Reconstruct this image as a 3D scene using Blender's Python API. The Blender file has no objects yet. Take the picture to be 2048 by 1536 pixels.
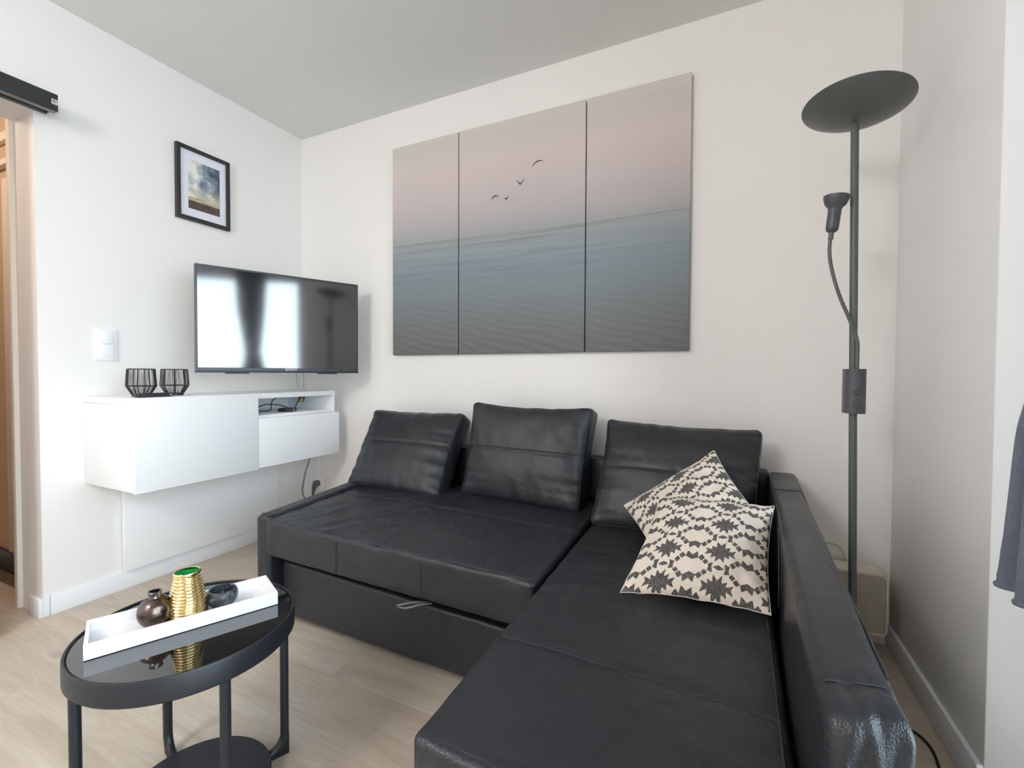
import bpy, bmesh, math, random
import numpy as np
from mathutils import Vector, Matrix, noise

random.seed(7)
sc = bpy.context.scene
COL = sc.collection

# ------------------------------------------------------------------ camera, sky, lights, exposure
cam_d = bpy.data.cameras.new('camera')
cam = bpy.data.objects.new('camera', cam_d); COL.objects.link(cam)
cam_d.sensor_width = 36.0; cam_d.lens = 912.578 / 2048 * 36.0
cam_d.clip_start = 0.02
R_ = Vector((0.90457073, 0.42629997, 0.00448541))
U_ = Vector((-0.01392306, 0.01902472, 0.99972207))
F_ = Vector((-0.42609616, 0.90438177, -0.0231446))
M = Matrix((R_, U_, -F_)).transposed().to_4x4()
M.translation = Vector((2.50373713, -2.11440986, 1.00017877))
cam.matrix_world = M
sc.camera = cam

sc.view_settings.view_transform = 'Standard'
sc.view_settings.look = 'None'
sc.view_settings.gamma = 1.0
sc.view_settings.use_curve_mapping = False
sc.view_settings.exposure = 0.0
sc.cycles.use_denoising = True
sc.cycles.max_bounces = 10
sc.cycles.diffuse_bounces = 7
sc.cycles.glossy_bounces = 5
sc.cycles.transparent_max_bounces = 12
sc.cycles.caustics_reflective = False
sc.cycles.caustics_refractive = False
sc.cycles.sample_clamp_indirect = 8.0

w = bpy.data.worlds.new('sky'); sc.world = w; w.use_nodes = True
nt = w.node_tree; bg = nt.nodes['Background']
tc = nt.nodes.new('ShaderNodeTexCoord'); sx = nt.nodes.new('ShaderNodeSeparateXYZ')
rp = nt.nodes.new('ShaderNodeValToRGB')
rp.color_ramp.elements[0].position = 0.42; rp.color_ramp.elements[0].color = (0.87, 0.94, 1.0, 1)
rp.color_ramp.elements[1].position = 0.85; rp.color_ramp.elements[1].color = (0.62, 0.80, 1.0, 1)
mr = nt.nodes.new('ShaderNodeMapRange'); mr.inputs[1].default_value = -1; mr.inputs[2].default_value = 1
nt.links.new(tc.outputs['Generated'], sx.inputs[0]); nt.links.new(sx.outputs['Z'], mr.inputs[0])
nt.links.new(mr.outputs[0], rp.inputs[0]); nt.links.new(rp.outputs[0], bg.inputs[0])
bg.inputs[1].default_value = 9.2

def area(name, loc, rot, sx_, sy_, power, color, shape='RECTANGLE', portal=False):
    d = bpy.data.lights.new(name, 'AREA'); d.shape = shape; d.size = sx_
    if shape == 'RECTANGLE': d.size_y = sy_
    d.energy = power; d.color = color
    o = bpy.data.objects.new(name, d); COL.objects.link(o); o.location = loc; o.rotation_euler = rot
    if portal: d.cycles.is_portal = True
    return o
# window portal (guides the sky's light through the glazed opening)
area('window_portal', (3.40, -2.01, 1.05), (0, math.radians(90), 0), 2.0, 2.56, 1.0, (1, 1, 1), portal=True)
# added unseen fill light (behind the camera), and ceiling lamp of the hallway
pl_ = bpy.data.lights.new('room_fill_light', 'POINT'); pl_.energy = 112.0; pl_.color = (1.0, 0.965, 0.96); pl_.shadow_soft_size = 0.26
po_ = bpy.data.objects.new('room_fill_light', pl_); COL.objects.link(po_); po_.location = (1.3, -3.4, 2.10)
hl = bpy.data.lights.new('hall_lamp_light', 'POINT'); hl.energy = 16.0; hl.color = (1.0, 0.84, 0.70); hl.shadow_soft_size = 0.08
ho = bpy.data.objects.new('hall_lamp_light', hl); COL.objects.link(ho); ho.location = (-0.75, -1.9, 2.2)

# ------------------------------------------------------------------ materials
def srgb(r, g, b):
    f = lambda c: (c / 255 / 12.92) if c / 255 <= 0.04045 else ((c / 255 + 0.055) / 1.055) ** 2.4
    return (f(r), f(g), f(b), 1.0)

class NT:
    def __init__(s, name):
        s.m = bpy.data.materials.new(name); s.m.use_nodes = True
        s.t = s.m.node_tree; s.b = s.t.nodes['Principled BSDF']
    def n(s, typ, **kw):
        nd = s.t.nodes.new('ShaderNode' + typ)
        for k, v in kw.items():
            setattr(nd, k, v)
        return nd
    def l(s, a, b): s.t.links.new(a, b)
    def coords(s, kind='Object', scale=(1, 1, 1), rot=(0, 0, 0)):
        if kind == 'Position':
            out = s.n('NewGeometry').outputs['Position']
        else:
            out = s.n('TexCoord').outputs[kind]
        mp = s.n('Mapping'); mp.inputs['Scale'].default_value = scale; mp.inputs['Rotation'].default_value = rot
        s.l(out, mp.inputs[0]); return mp.outputs[0]
    def noise(s, vec, scale=5, detail=3, rough=0.5, dist=0.0):
        nd = s.n('TexNoise'); nd.inputs['Scale'].default_value = scale; nd.inputs['Detail'].default_value = detail
        nd.inputs['Roughness'].default_value = rough; nd.inputs['Distortion'].default_value = dist
        s.l(vec, nd.inputs['Vector']); return nd.outputs['Fac']
    def ramp(s, fac, stops):
        nd = s.n('ValToRGB'); cr = nd.color_ramp
        while len(cr.elements) < len(stops): cr.elements.new(0.5)
        for e, (p, c) in zip(cr.elements, stops):
            e.position = p; e.color = c if len(c) == 4 else (*c, 1)
        s.l(fac, nd.inputs[0]); return nd.outputs[0]
    def math(s, op, a, b=None, c=None):
        nd = s.n('Math', operation=op)
        for i, v in enumerate((a, b, c)):
            if v is None: continue
            if isinstance(v, (int, float)): nd.inputs[i].default_value = v
            else: s.l(v, nd.inputs[i])
        return nd.outputs[0]
    def mix(s, fac, a, b, blend='MIX'):
        nd = s.n('Mix', data_type='RGBA', blend_type=blend)
        for sock, v in ((nd.inputs[0], fac), (nd.inputs[6], a), (nd.inputs[7], b)):
            if isinstance(v, (int, float)): sock.default_value = v
            elif isinstance(v, tuple): sock.default_value = v if len(v) == 4 else (*v, 1)
            else: s.l(v, sock)
        return nd.outputs[2]
    def bump(s, h, strength=0.2, dist=0.01, prev=None):
        nd = s.n('Bump'); nd.inputs['Strength'].default_value = strength; nd.inputs['Distance'].default_value = dist
        s.l(h, nd.inputs['Height'])
        if prev is not None: s.l(prev, nd.inputs['Normal'])
        return nd.outputs[0]
    def set(s, **kw):
        for k, v in kw.items():
            k = k.replace('_', ' ')
            sock = s.b.inputs[k]
            if isinstance(v, (int, float)): sock.default_value = v
            elif isinstance(v, tuple): sock.default_value = v
            else: s.l(v, sock)
        return s

def paint(name, col, rough=0.6, var=0.03, bump=0.04, scale=60, spec=0.4):
    k = NT(name); v = k.coords('Position')
    n1 = k.noise(v, 2.5, 4); n2 = k.noise(v, scale, 3)
    dark = tuple(c * (1 - var) for c in col[:3])
    k.set(Base_Color=k.mix(n1, dark, col), Roughness=rough, Normal=k.bump(n2, bump, 0.004))
    k.b.inputs['Specular IOR Level'].default_value = spec
    return k.m

M_wall = paint('wall_paint', srgb(238, 236, 234), 0.7, 0.02, 0.10, 35, 0.3)
M_ceil = paint('ceiling_paint', srgb(226, 227, 225), 0.85, 0.01, 0.05, 50, 0.2)
M_trim = paint('white_trim_paint', srgb(236, 237, 240), 0.42, 0.01, 0.02, 20)
M_lacq = paint('white_lacquer', srgb(241, 242, 244), 0.32, 0.01, 0.01, 30)
M_hall = paint('hall_beige_paint', srgb(204, 180, 154), 0.7, 0.03, 0.05, 30)
M_hallw = paint('hall_cream_paint', srgb(232, 222, 210), 0.6, 0.02, 0.03, 30)
M_black = paint('black_powder_coat', srgb(33, 35, 40), 0.42, 0.10, 0.05, 400)
M_rail = paint('anthracite_aluminium', srgb(50, 52, 55), 0.38, 0.05, 0.02, 300)
M_railu = paint('grey_aluminium', srgb(120, 118, 116), 0.35, 0.05, 0.02, 300)
M_frame = paint('black_frame_wood', srgb(48, 47, 48), 0.45, 0.08, 0.05, 120)
M_mat = paint('white_mount_board', srgb(226, 228, 238), 0.8, 0.01, 0.02, 200)
M_lamp = paint('grey_green_lamp_paint', srgb(92, 97, 94), 0.38, 0.05, 0.02, 150)
M_lampbox = paint('slate_lamp_paint', srgb(82, 84, 90), 0.35, 0.05, 0.02, 150)
M_tv = paint('tv_bezel_plastic', srgb(60, 64, 70), 0.28, 0.04, 0.01, 200)
M_tvdark = paint('tv_dark_plastic', srgb(26, 28, 32), 0.35, 0.04, 0.01, 200)
M_plug = paint('grey_plug_plastic', srgb(96, 100, 106), 0.45, 0.04, 0.02, 150)
M_cable = paint('grey_cable_rubber', srgb(128, 133, 140), 0.5, 0.03, 0.02, 150)
M_bcable = paint('black_cable_rubber', srgb(28, 28, 30), 0.45, 0.03, 0.02, 150)
M_heat = paint('ivory_heater_enamel', srgb(226, 217, 202), 0.4, 0.02, 0.02, 100)
M_sock = paint('white_socket_plastic', srgb(240, 241, 243), 0.3, 0.01, 0.01, 100)
M_remote = paint('remote_plastic', srgb(36, 38, 44), 0.35, 0.04, 0.03, 200)
M_silver = paint('silver_print', srgb(196, 190, 182), 0.4, 0.03, 0.02, 100)
M_ink = paint('dark_ink', srgb(48, 43, 45), 0.7, 0.03, 0.0, 100)
M_logo = paint('light_logo_print', srgb(225, 228, 232), 0.4, 0.01, 0.0, 100)
M_hbase = paint('hall_dark_baseboard', srgb(70, 70, 74), 0.4, 0.03, 0.02, 80)
M_glassdark = paint('dark_candle_wax', srgb(40, 41, 45), 0.25, 0.1, 0.02, 100)

def leather():
    k = NT('black_leather'); v = k.coords('Position')
    big = k.noise(v, 4.0, 4, 0.6)
    base = k.mix(big, srgb(33, 35, 40), srgb(42, 43, 48))
    vor = k.n('TexVoronoi'); vor.inputs['Scale'].default_value = 420; k.l(v, vor.inputs['Vector'])
    fold = k.noise(k.coords('Position', (1, 1, 1)), 26, 3, 0.55, 0.6)
    b1 = k.bump(fold, 0.18, 0.012)
    b2 = k.bump(vor.outputs['Distance'], 0.38, 0.0014, b1)
    rgh = k.ramp(k.noise(v, 9, 4), [(0.3, (0.29,) * 3), (0.75, (0.40,) * 3)])
    k.set(Base_Color=base, Roughness=rgh, Normal=b2)
    k.b.inputs['Specular IOR Level'].default_value = 0.5
    return k.m
M_leather = leather()
M_stitch = paint('grey_leather_stitching', srgb(58, 58, 64), 0.7, 0.1, 0.1, 300)

def wood():
    k = NT('oak_floor'); geo = k.n('NewGeometry'); oi = k.n('ObjectInfo')
    add = k.n('VectorMath', operation='ADD'); k.l(geo.outputs['Position'], add.inputs[0])
    cmb = k.n('CombineXYZ'); k.l(k.math('MULTIPLY', oi.outputs['Random'], 40.0), cmb.inputs[0])
    k.l(k.math('MULTIPLY', oi.outputs['Random'], 17.0), cmb.inputs[1]); k.l(cmb.outputs[0], add.inputs[1])
    def mp(scale):
        m = k.n('Mapping'); m.inputs['Scale'].default_value = scale; k.l(add.outputs[0], m.inputs[0]); return m.outputs[0]
    rings = k.n('TexWave', wave_type='BANDS', bands_direction='Y')
    rings.inputs['Scale'].default_value = 9; rings.inputs['Distortion'].default_value = 9.0
    rings.inputs['Detail'].default_value = 3; rings.inputs['Detail Scale'].default_value = 1.4
    k.l(mp((0.55, 1.6, 1)), rings.inputs['Vector'])
    fine = k.noise(mp((5, 140, 1)), 1.0, 4, 0.65)
    mid = k.noise(mp((1.8, 11, 1)), 1.0, 4, 0.6, 0.8)
    c = k.ramp(mid, [(0.25, srgb(176, 162, 145)), (0.5, srgb(197, 185, 169)), (0.75, srgb(208, 198, 184))])
    c = k.mix(k.math('MULTIPLY', rings.outputs['Fac'], 0.14), c, srgb(164, 148, 130))
    c = k.mix(k.math('MULTIPLY', k.ramp(fine, [(0.52, (0, 0, 0, 1)), (0.75, (1, 1, 1, 1))]), 0.40), c, srgb(150, 136, 120))
    knots = k.noise(mp((4, 8, 1)), 1.0, 2)
    c = k.mix(k.math('MULTIPLY', k.ramp(knots, [(0.72, (0, 0, 0, 1)), (0.80, (1, 1, 1, 1))]), 0.45), c, srgb(132, 114, 96))
    hs = k.n('HueSaturation'); k.l(c, hs.inputs['Color'])
    k.l(k.math('MULTIPLY_ADD', oi.outputs['Random'], 0.10, 0.95), hs.inputs['Value'])
    k.set(Base_Color=hs.outputs[0], Roughness=0.45, Normal=k.bump(fine, 0.08, 0.002))
    return k.m
M_wood = wood()
M_gap = paint('floor_underlay', srgb(120, 104, 86), 0.8)

def metal(name, col, rough, bumpscale=0, bs=0.2, spots=None):
    k = NT(name); v = k.coords('Object')
    c = col
    if spots:
        c = k.mix(k.ramp(k.noise(v, 22, 5, 0.65), [(0.4, (0, 0, 0, 1)), (0.65, (1, 1, 1, 1))]), col, spots)
    k.set(Base_Color=c, Metallic=1.0, Roughness=rough)
    if bumpscale: k.set(Normal=k.bump(k.noise(v, bumpscale, 3), bs, 0.004))
    return k.m
M_gold = metal('polished_gold_glaze', srgb(238, 214, 158), 0.09, 40, 0.05)
M_bronze = metal('dark_bronze_glaze', srgb(98, 91, 89), 0.22, 140, 0.16, srgb(112, 90, 78))
M_pewter = metal('bronze_neck', srgb(120, 118, 120), 0.22, 200, 0.1)

def simple(name, col, rough, **kw):
    k = NT(name); v = k.coords('Object'); n1 = k.noise(v, 30, 3)
    k.set(Base_Color=k.mix(n1, tuple(c * 0.9 for c in col[:3]), col), Roughness=rough)
    for a, b in kw.items(): k.b.inputs[a.replace('_', ' ')].default_value = b
    return k.m
M_green = simple('green_glaze', srgb(46, 160, 84), 0.15)
M_tray = paint('white_tray_wood', srgb(240, 238, 240), 0.5, 0.03, 0.06, 160)

def marble():
    k = NT('dark_stone_glaze'); v = k.coords('Object')
    n1 = k.noise(v, 38, 6, 0.7, 2.0)
    k.set(Base_Color=k.ramp(n1, [(0.38, srgb(44, 48, 54)), (0.54, srgb(64, 70, 76)), (0.64, srgb(134, 140, 144))]), Roughness=0.35,
          Normal=k.bump(n1, 0.15, 0.003))
    return k.m
M_stone = marble()

def tabletop():
    k = NT('black_table_glass'); v = k.coords('Object')
    k.set(Base_Color=srgb(12, 13, 15), Roughness=k.ramp(k.noise(v, 14, 4), [(0.3, (0.02,) * 3), (0.8, (0.05,) * 3)]))
    k.b.inputs['Specular IOR Level'].default_value = 1.0
    k.b.inputs['IOR'].default_value = 1.75
    return k.m
M_tglass = tabletop()

def screen():
    k = NT('tv_screen'); v = k.coords('Object')
    k.set(Base_Color=srgb(22, 20, 22), Roughness=k.ramp(k.noise(v, 30, 2), [(0.2, (0.075,) * 3), (0.8, (0.085,) * 3)]))
    k.b.inputs['Specular IOR Level'].default_value = 1.0; k.b.inputs['IOR'].default_value = 1.8
    return k.m
M_screen = screen()

def thin_glass():
    k = NT('window_glass')
    tr = k.n('BsdfTransparent'); gl = k.n('BsdfGlossy'); gl.inputs['Roughness'].default_value = 0.02
    fr = k.n('Fresnel'); fr.inputs[0].default_value = 1.45
    mx = k.n('MixShader'); k.l(fr.outputs[0], mx.inputs[0]); k.l(tr.outputs[0], mx.inputs[1]); k.l(gl.outputs[0], mx.inputs[2])
    k.l(mx.outputs[0], k.t.nodes['Material Output'].inputs[0])
    tr.inputs[0].default_value = (0.96, 0.98, 0.97, 1)
    return k.m
M_glass = thin_glass()

def fabric(name, a, b, scale=900):
    k = NT(name); v = k.coords('Object')
    n1 = k.noise(k.coords('Object', (1, 1, 0.08)), scale, 2); n2 = k.noise(v, 12, 4)
    c = k.mix(n1, a, b)
    k.set(Base_Color=k.mix(k.math('MULTIPLY', n2, 0.4), c, a), Roughness=0.9, Normal=k.bump(n1, 0.3, 0.002))
    k.b.inputs['Sheen Weight'].default_value = 0.2
    return k.m
M_curtain = fabric('slate_curtain_cloth', srgb(84, 91, 104), srgb(124, 132, 146), 500)

def pillow_mat():
    k = NT('ikat_print_cloth'); v = k.coords('Object')
    at = k.n('Attribute', attribute_name='print')
    weave = k.noise(k.coords('Object', (1, 1, 1)), 420, 2, 0.6)
    slub = k.noise(k.coords('Object', (3, 40, 40)), 6, 4, 0.7)
    f = k.math('ADD', at.outputs['Fac'], k.math('MULTIPLY_ADD', weave, 0.14, -0.07))
    ink = k.ramp(f, [(0.46, (0, 0, 0, 1)), (0.54, (1, 1, 1, 1))])
    inkw = k.math('MULTIPLY', ink, k.ramp(weave, [(0.35, (0.78,) * 3), (0.6, (1, 1, 1))]))
    cream = k.mix(slub, srgb(236, 228, 218), srgb(222, 208, 192))
    k.set(Base_Color=k.mix(inkw, cream, srgb(58, 57, 58)), Roughness=0.92, Normal=k.bump(weave, 0.35, 0.0025))
    return k.m
M_pillow = pillow_mat()
M_pillowback = fabric('cream_pillow_cloth', srgb(206, 198, 188), srgb(226, 220, 212), 500)

def seascape():
    k = NT('seascape_canvas_print')
    uv = k.n('TexCoord').outputs['UV']; sp = k.n('SeparateXYZ'); k.l(uv, sp.inputs[0])
    U, V = sp.outputs[0], sp.outputs[1]
    def mp(scale, rot=0):
        m = k.n('Mapping'); m.inputs['Scale'].default_value = scale; m.inputs['Rotation'].default_value = (0, 0, rot); k.l(uv, m.inputs[0]); return m.outputs[0]
    # the shore line drops a little to the right
    V2 = k.math('ADD', V, k.math('MULTIPLY', U, 0.030))
    c = k.ramp(V2, [(0.0, srgb(104, 103, 103)), (0.12, srgb(113, 115, 116)), (0.24, srgb(121, 128, 132)), (0.37, srgb(131, 144, 151)),
                    (0.47, srgb(146, 155, 160)), (0.53, srgb(156, 162, 163)), (0.548, srgb(164, 165, 165)), (0.60, srgb(178, 173, 175)),
                    (0.72, srgb(200, 188, 188)), (0.85, srgb(212, 199, 195)), (1.0, srgb(206, 201, 195))])
    def band(lo, a, b, hi):
        return k.ramp(V2, [(lo, (0, 0, 0, 1)), (a, (1, 1, 1, 1)), (b, (1, 1, 1, 1)), (hi, (0, 0, 0, 1))])
    # breaking lines of surf near the horizon
    s1 = k.ramp(k.noise(mp((1.2, 95, 1)), 1.0, 4, 0.6, 0.3), [(0.50, (0, 0, 0, 1)), (0.66, (1, 1, 1, 1))])
    c = k.mix(k.math('MULTIPLY', k.math('MULTIPLY', s1, band(0.475, 0.50, 0.545, 0.56)), 0.55), c, srgb(112, 108, 104))
    # the flat wet sand with darker streaks
    s2 = k.ramp(k.noise(mp((2.2, 60, 1), 0.02), 1.0, 5, 0.65, 0.5), [(0.46, (0, 0, 0, 1)), (0.7, (1, 1, 1, 1))])
    c = k.mix(k.math('MULTIPLY', k.math('MULTIPLY', s2, band(0.28, 0.36, 0.45, 0.50)), 0.42), c, srgb(104, 112, 118))
    # rippled sand, slanting down to the right
    wv = k.n('TexWave', wave_type='BANDS', bands_direction='Y'); wv.inputs['Scale'].default_value = 5.5
    wv.inputs['Distortion'].default_value = 7; wv.inputs['Detail'].default_value = 3; wv.inputs['Detail Scale'].default_value = 1.2
    k.l(mp((1.0, 2.1, 1), 0.62), wv.inputs['Vector'])
    c = k.mix(k.math('MULTIPLY', k.math('MULTIPLY', wv.outputs['Fac'], band(0.0, 0.02, 0.28, 0.40)), 0.13), c, srgb(150, 156, 160))
    # cloud softness
    cl = k.noise(mp((1.5, 4, 1)), 1.2, 4, 0.5)
    c = k.mix(k.math('MULTIPLY', k.math('MULTIPLY', cl, band(0.55, 0.62, 0.98, 1.0)), 0.25), c, srgb(178, 176, 178))
    weave = k.noise(k.coords('UV', (900, 650, 1)), 1.0, 1)
    k.set(Base_Color=c, Roughness=0.75, Normal=k.bump(weave, 0.12, 0.001))
    k.b.inputs['Specular IOR Level'].default_value = 0.25
    return k.m
M_sea = seascape()

def cloudprint():
    k = NT('cloud_photo_print')
    uv = k.n('TexCoord').outputs['UV']; sp = k.n('SeparateXYZ'); k.l(uv, sp.inputs[0])
    U, V = sp.outputs[0], sp.outputs[1]
    m = k.n('Mapping'); m.inputs['Scale'].default_value = (2.2, 3.4, 1); m.inputs['Location'].default_value = (3.1, 1.7, 0); k.l(uv, m.inputs[0])
    n1 = k.noise(m.outputs[0], 1.0, 6, 0.6, 0.5)
    tilt = k.math('ADD', n1, k.math('MULTIPLY', k.math('SUBTRACT', U, 0.45), -0.30))
    clouds = k.ramp(tilt, [(0.30, srgb(70, 84, 100)), (0.44, srgb(120, 136, 152)), (0.54, srgb(176, 186, 194)), (0.66, srgb(232, 230, 220))])
    low = k.ramp(V, [(0.20, (1, 1, 1, 1)), (0.55, (0, 0, 0, 1))])
    c = k.mix(k.math('MULTIPLY', low, 0.65), clouds, srgb(236, 222, 188))
    sea = k.ramp(k.noise(k.coords('UV', (2, 60, 1)), 1.0, 3), [(0.4, srgb(210, 196, 170)), (0.6, srgb(150, 138, 124))])
    c = k.mix(k.ramp(V, [(0.235, (1, 1, 1, 1)), (0.255, (0, 0, 0, 1))]), c, sea)
    sand = k.ramp(k.noise(k.coords('UV', (4, 30, 1)), 1.0, 3), [(0.3, srgb(74, 62, 58)), (0.7, srgb(96, 82, 76))])
    c = k.mix(k.ramp(V, [(0.165, (1, 1, 1, 1)), (0.175, (0, 0, 0, 1))]), c, sand)
    k.set(Base_Color=c, Roughness=0.25)
    return k.m
M_cloud = cloudprint()

def mesh_grille():
    k = NT('perforated_heater_front'); v = k.coords('Object', (1, 1, 1), (0, math.radians(45), 0))
    ck = k.n('TexChecker'); ck.inputs['Scale'].default_value = 380; k.l(v, ck.inputs['Vector'])
    k.set(Base_Color=k.mix(ck.outputs['Fac'], srgb(150, 142, 130), srgb(214, 205, 190)), Roughness=0.5,
          Normal=k.bump(ck.outputs['Fac'], 0.4, 0.001))
    return k.m
M_grille = mesh_grille()

# ------------------------------------------------------------------ object helpers
BASE = {}
def thing(name, label, cat, loc, group=None):
    o = bpy.data.objects.new(name, None); COL.objects.link(o); o.location = loc
    o.empty_display_size = 0.05
    o['label'] = label; o['category'] = cat
    if group: o['group'] = group
    BASE[o] = Vector(loc); return o

def finish(name, me, mat, parent=None, loc=None, smooth=False, label=None):
    """link a mesh (built in world coordinates) as one object"""
    base = BASE[parent] if parent is not None else Vector(loc if loc is not None else (0, 0, 0))
    me.transform(Matrix.Translation(-base))
    if isinstance(mat, (list, tuple)):
        for m in mat: me.materials.append(m)
    elif mat: me.materials.append(mat)
    if smooth is True:
        me.shade_smooth()
    elif smooth:
        me.shade_smooth(); me.set_sharp_from_angle(angle=math.radians(smooth))
    me.update()
    o = bpy.data.objects.new(name, me); COL.objects.link(o)
    if parent is not None: o.parent = parent
    else: o.location = base
    BASE[o] = base
    if label: o['label'] = label
    return o

def tag(o, label, cat, group=None):
    o['label'] = label; o['category'] = cat
    if group: o['group'] = group
    return o

def to_mesh(bm, name='m'):
    bmesh.ops.recalc_face_normals(bm, faces=bm.faces)
    me = bpy.data.meshes.new(name); bm.to_mesh(me); bm.free(); return me

def add_box(bm, x0, x1, y0, y1, z0, z1, bev=0.0, seg=2):
    r = bmesh.ops.create_cube(bm, size=1.0)
    vs = r['verts']
    for v in vs:
        v.co = Vector(((x0 + x1) / 2 + v.co.x * (x1 - x0), (y0 + y1) / 2 + v.co.y * (y1 - y0), (z0 + z1) / 2 + v.co.z * (z1 - z0)))
    if bev > 0:
        es = list({e for v in vs for e in v.link_edges})
        bmesh.ops.bevel(bm, geom=es, offset=bev, segments=seg, affect='EDGES', profile=0.5)

def box(name, mat, x0, x1, y0, y1, z0, z1, parent=None, bev=0.0, seg=2, loc=None, xf=None, label=None):
    bm = bmesh.new(); add_box(bm, x0, x1, y0, y1, z0, z1, bev, seg)
    if xf is not None: bmesh.ops.transform(bm, matrix=xf, verts=bm.verts)
    if loc is None and parent is None: loc = ((x0 + x1) / 2, (y0 + y1) / 2, z0)
    return finish(name, to_mesh(bm), mat, parent, loc, smooth=(35 if bev else False), label=label)

def add_tube(bm, pts, r, seg=10, closed=False, cap=True):
    pts = [Vector(p) for p in pts]; n = len(pts); rings = []
    rr = r if isinstance(r, (list, tuple)) else [r] * n
    prev = None
    for i, p in enumerate(pts):
        if closed: t = pts[(i + 1) % n] - pts[i - 1]
        else: t = pts[min(i + 1, n - 1)] - pts[max(i - 1, 0)]
        if t.length < 1e-9: t = Vector((0, 0, 1))
        t.normalize()
        if prev is None:
            a = Vector((0, 0, 1)) if abs(t.z) < 0.9 else Vector((1, 0, 0))
            s = t.cross(a).normalized()
        else:
            s = (prev - t * prev.dot(t))
            s = s.normalized() if s.length > 1e-6 else t.orthogonal().normalized()
        prev = s; q = t.cross(s)
        rings.append([bm.verts.new(p + (s * math.cos(2 * math.pi * j / seg) + q * math.sin(2 * math.pi * j / seg)) * rr[i]) for j in range(seg)])
    m = n if closed else n - 1
    for i in range(m):
        a, b = rings[i], rings[(i + 1) % n]
        for j in range(seg):
            bm.faces.new((a[j], a[(j + 1) % seg], b[(j + 1) % seg], b[j]))
    if cap and not closed:
        bm.faces.new(rings[0][::-1]); bm.faces.new(rings[-1])

def tube(name, mat, pts, r, parent=None, seg=10, closed=False, loc=None, label=None):
    bm = bmesh.new(); add_tube(bm, pts, r, seg, closed)
    return finish(name, to_mesh(bm), mat, parent, loc if loc is not None else tuple(pts[0]), smooth=50, label=label)

def smooth_path(pts, sub=8, closed=False):
    """Catmull-Rom through pts"""
    P = [Vector(p) for p in pts]; n = len(P); out = []
    rng = range(n if closed else n - 1)
    for i in rng:
        if closed: p0, p1, p2, p3 = P[i - 1], P[i], P[(i + 1) % n], P[(i + 2) % n]
        else: p0, p1, p2, p3 = P[max(i - 1, 0)], P[i], P[i + 1], P[min(i + 2, n - 1)]
        for k in range(sub):
            t = k / sub
            out.append(0.5 * ((2 * p1) + (p2 - p0) * t + (2 * p0 - 5 * p1 + 4 * p2 - p3) * t * t + (3 * p1 - p0 - 3 * p2 + p3) * t ** 3))
    if not closed: out.append(P[-1])
    return out

def add_lathe(bm, prof, c, seg=48, fn=None, capb=False, capt=False):
    rings = []
    for i, (r, z) in enumerate(prof):
        ring = []
        for j in range(seg):
            a = 2 * math.pi * j / seg
            rr, zz = (r, z) if fn is None else fn(r, z, a, i)
            ring.append(bm.verts.new((c[0] + rr * math.cos(a), c[1] + rr * math.sin(a), c[2] + zz)))
        rings.append(ring)
    for a, b in zip(rings, rings[1:]):
        for j in range(seg):
            bm.faces.new((a[j], a[(j + 1) % seg], b[(j + 1) % seg], b[j]))
    if capb: bm.faces.new(rings[0][::-1])
    if capt: bm.faces.new(rings[-1])

def lathe(name, mat, prof, c, parent=None, seg=48, fn=None, capb=True, capt=False, xf=None, label=None, sm=40):
    bm = bmesh.new(); add_lathe(bm, prof, c, seg, fn, capb, capt)
    if xf is not None: bmesh.ops.transform(bm, matrix=xf, verts=bm.verts)
    return finish(name, to_mesh(bm), mat, parent, tuple(c), smooth=sm, label=label)

def softbox_grid(hx, hy, hz, r, nx, ny, nz):
    """rounded box surface with dense faces: (verts, quads)"""
    def lin(h, n):
        m = 4
        e = [h - r + r * math.sin(math.pi / 2 * k / m) for k in range(m + 1)]
        inner = list(np.linspace(-(h - r), h - r, n + 1))
        return np.array([-x for x in reversed(e)][:-1] + inner + e[1:])
    X, Y, Z = lin(hx, nx), lin(hy, ny), lin(hz, nz)
    idx = {}; V = []; Q = []
    def vid(x, y, z):
        key = (round(x, 6), round(y, 6), round(z, 6))
        if key not in idx:
            idx[key] = len(V); V.append(key)
        return idx[key]
    def face(A, B, fn, flip):
        for i in range(len(A) - 1):
            for j in range(len(B) - 1):
                q = [vid(*fn(A[i], B[j])), vid(*fn(A[i + 1], B[j])), vid(*fn(A[i + 1], B[j + 1])), vid(*fn(A[i], B[j + 1]))]
                Q.append(q[::-1] if flip else q)
    face(X, Y, lambda a, b: (a, b, hz), False); face(X, Y, lambda a, b: (a, b, -hz), True)
    face(X, Z, lambda a, b: (a, -hy, b), False); face(X, Z, lambda a, b: (a, hy, b), True)
    face(Y, Z, lambda a, b: (hx, a, b), False); face(Y, Z, lambda a, b: (-hx, a, b), True)
    V = np.array(V)
    H = np.array([hx, hy, hz]) - r
    inner = np.clip(V, -H, H); d = V - inner
    # undo the sine spacing so the corners become arcs
    L = np.linalg.norm(d, axis=1, keepdims=True); L[L == 0] = 1
    V = inner + d / L * r
    return V, Q

def mesh_from(V, Q):
    me = bpy.data.meshes.new('m'); me.from_pydata([tuple(v) for v in V], [], Q); me.update(); return me

def N3(x, y, z): return noise.noise(Vector((x, y, z)))

def text_mesh(s, size, depth):
    cu = bpy.data.curves.new('text', 'FONT'); cu.body = s; cu.size = size; cu.extrude = depth; cu.align_x = 'CENTER'; cu.align_y = 'CENTER'
    o = bpy.data.objects.new('text', cu); COL.objects.link(o)
    dg = bpy.context.evaluated_depsgraph_get()
    me = bpy.data.meshes.new_from_object(o.evaluated_get(dg))
    bpy.data.objects.remove(o); return me

def structure(o): o['kind'] = 'structure'; return o

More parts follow.
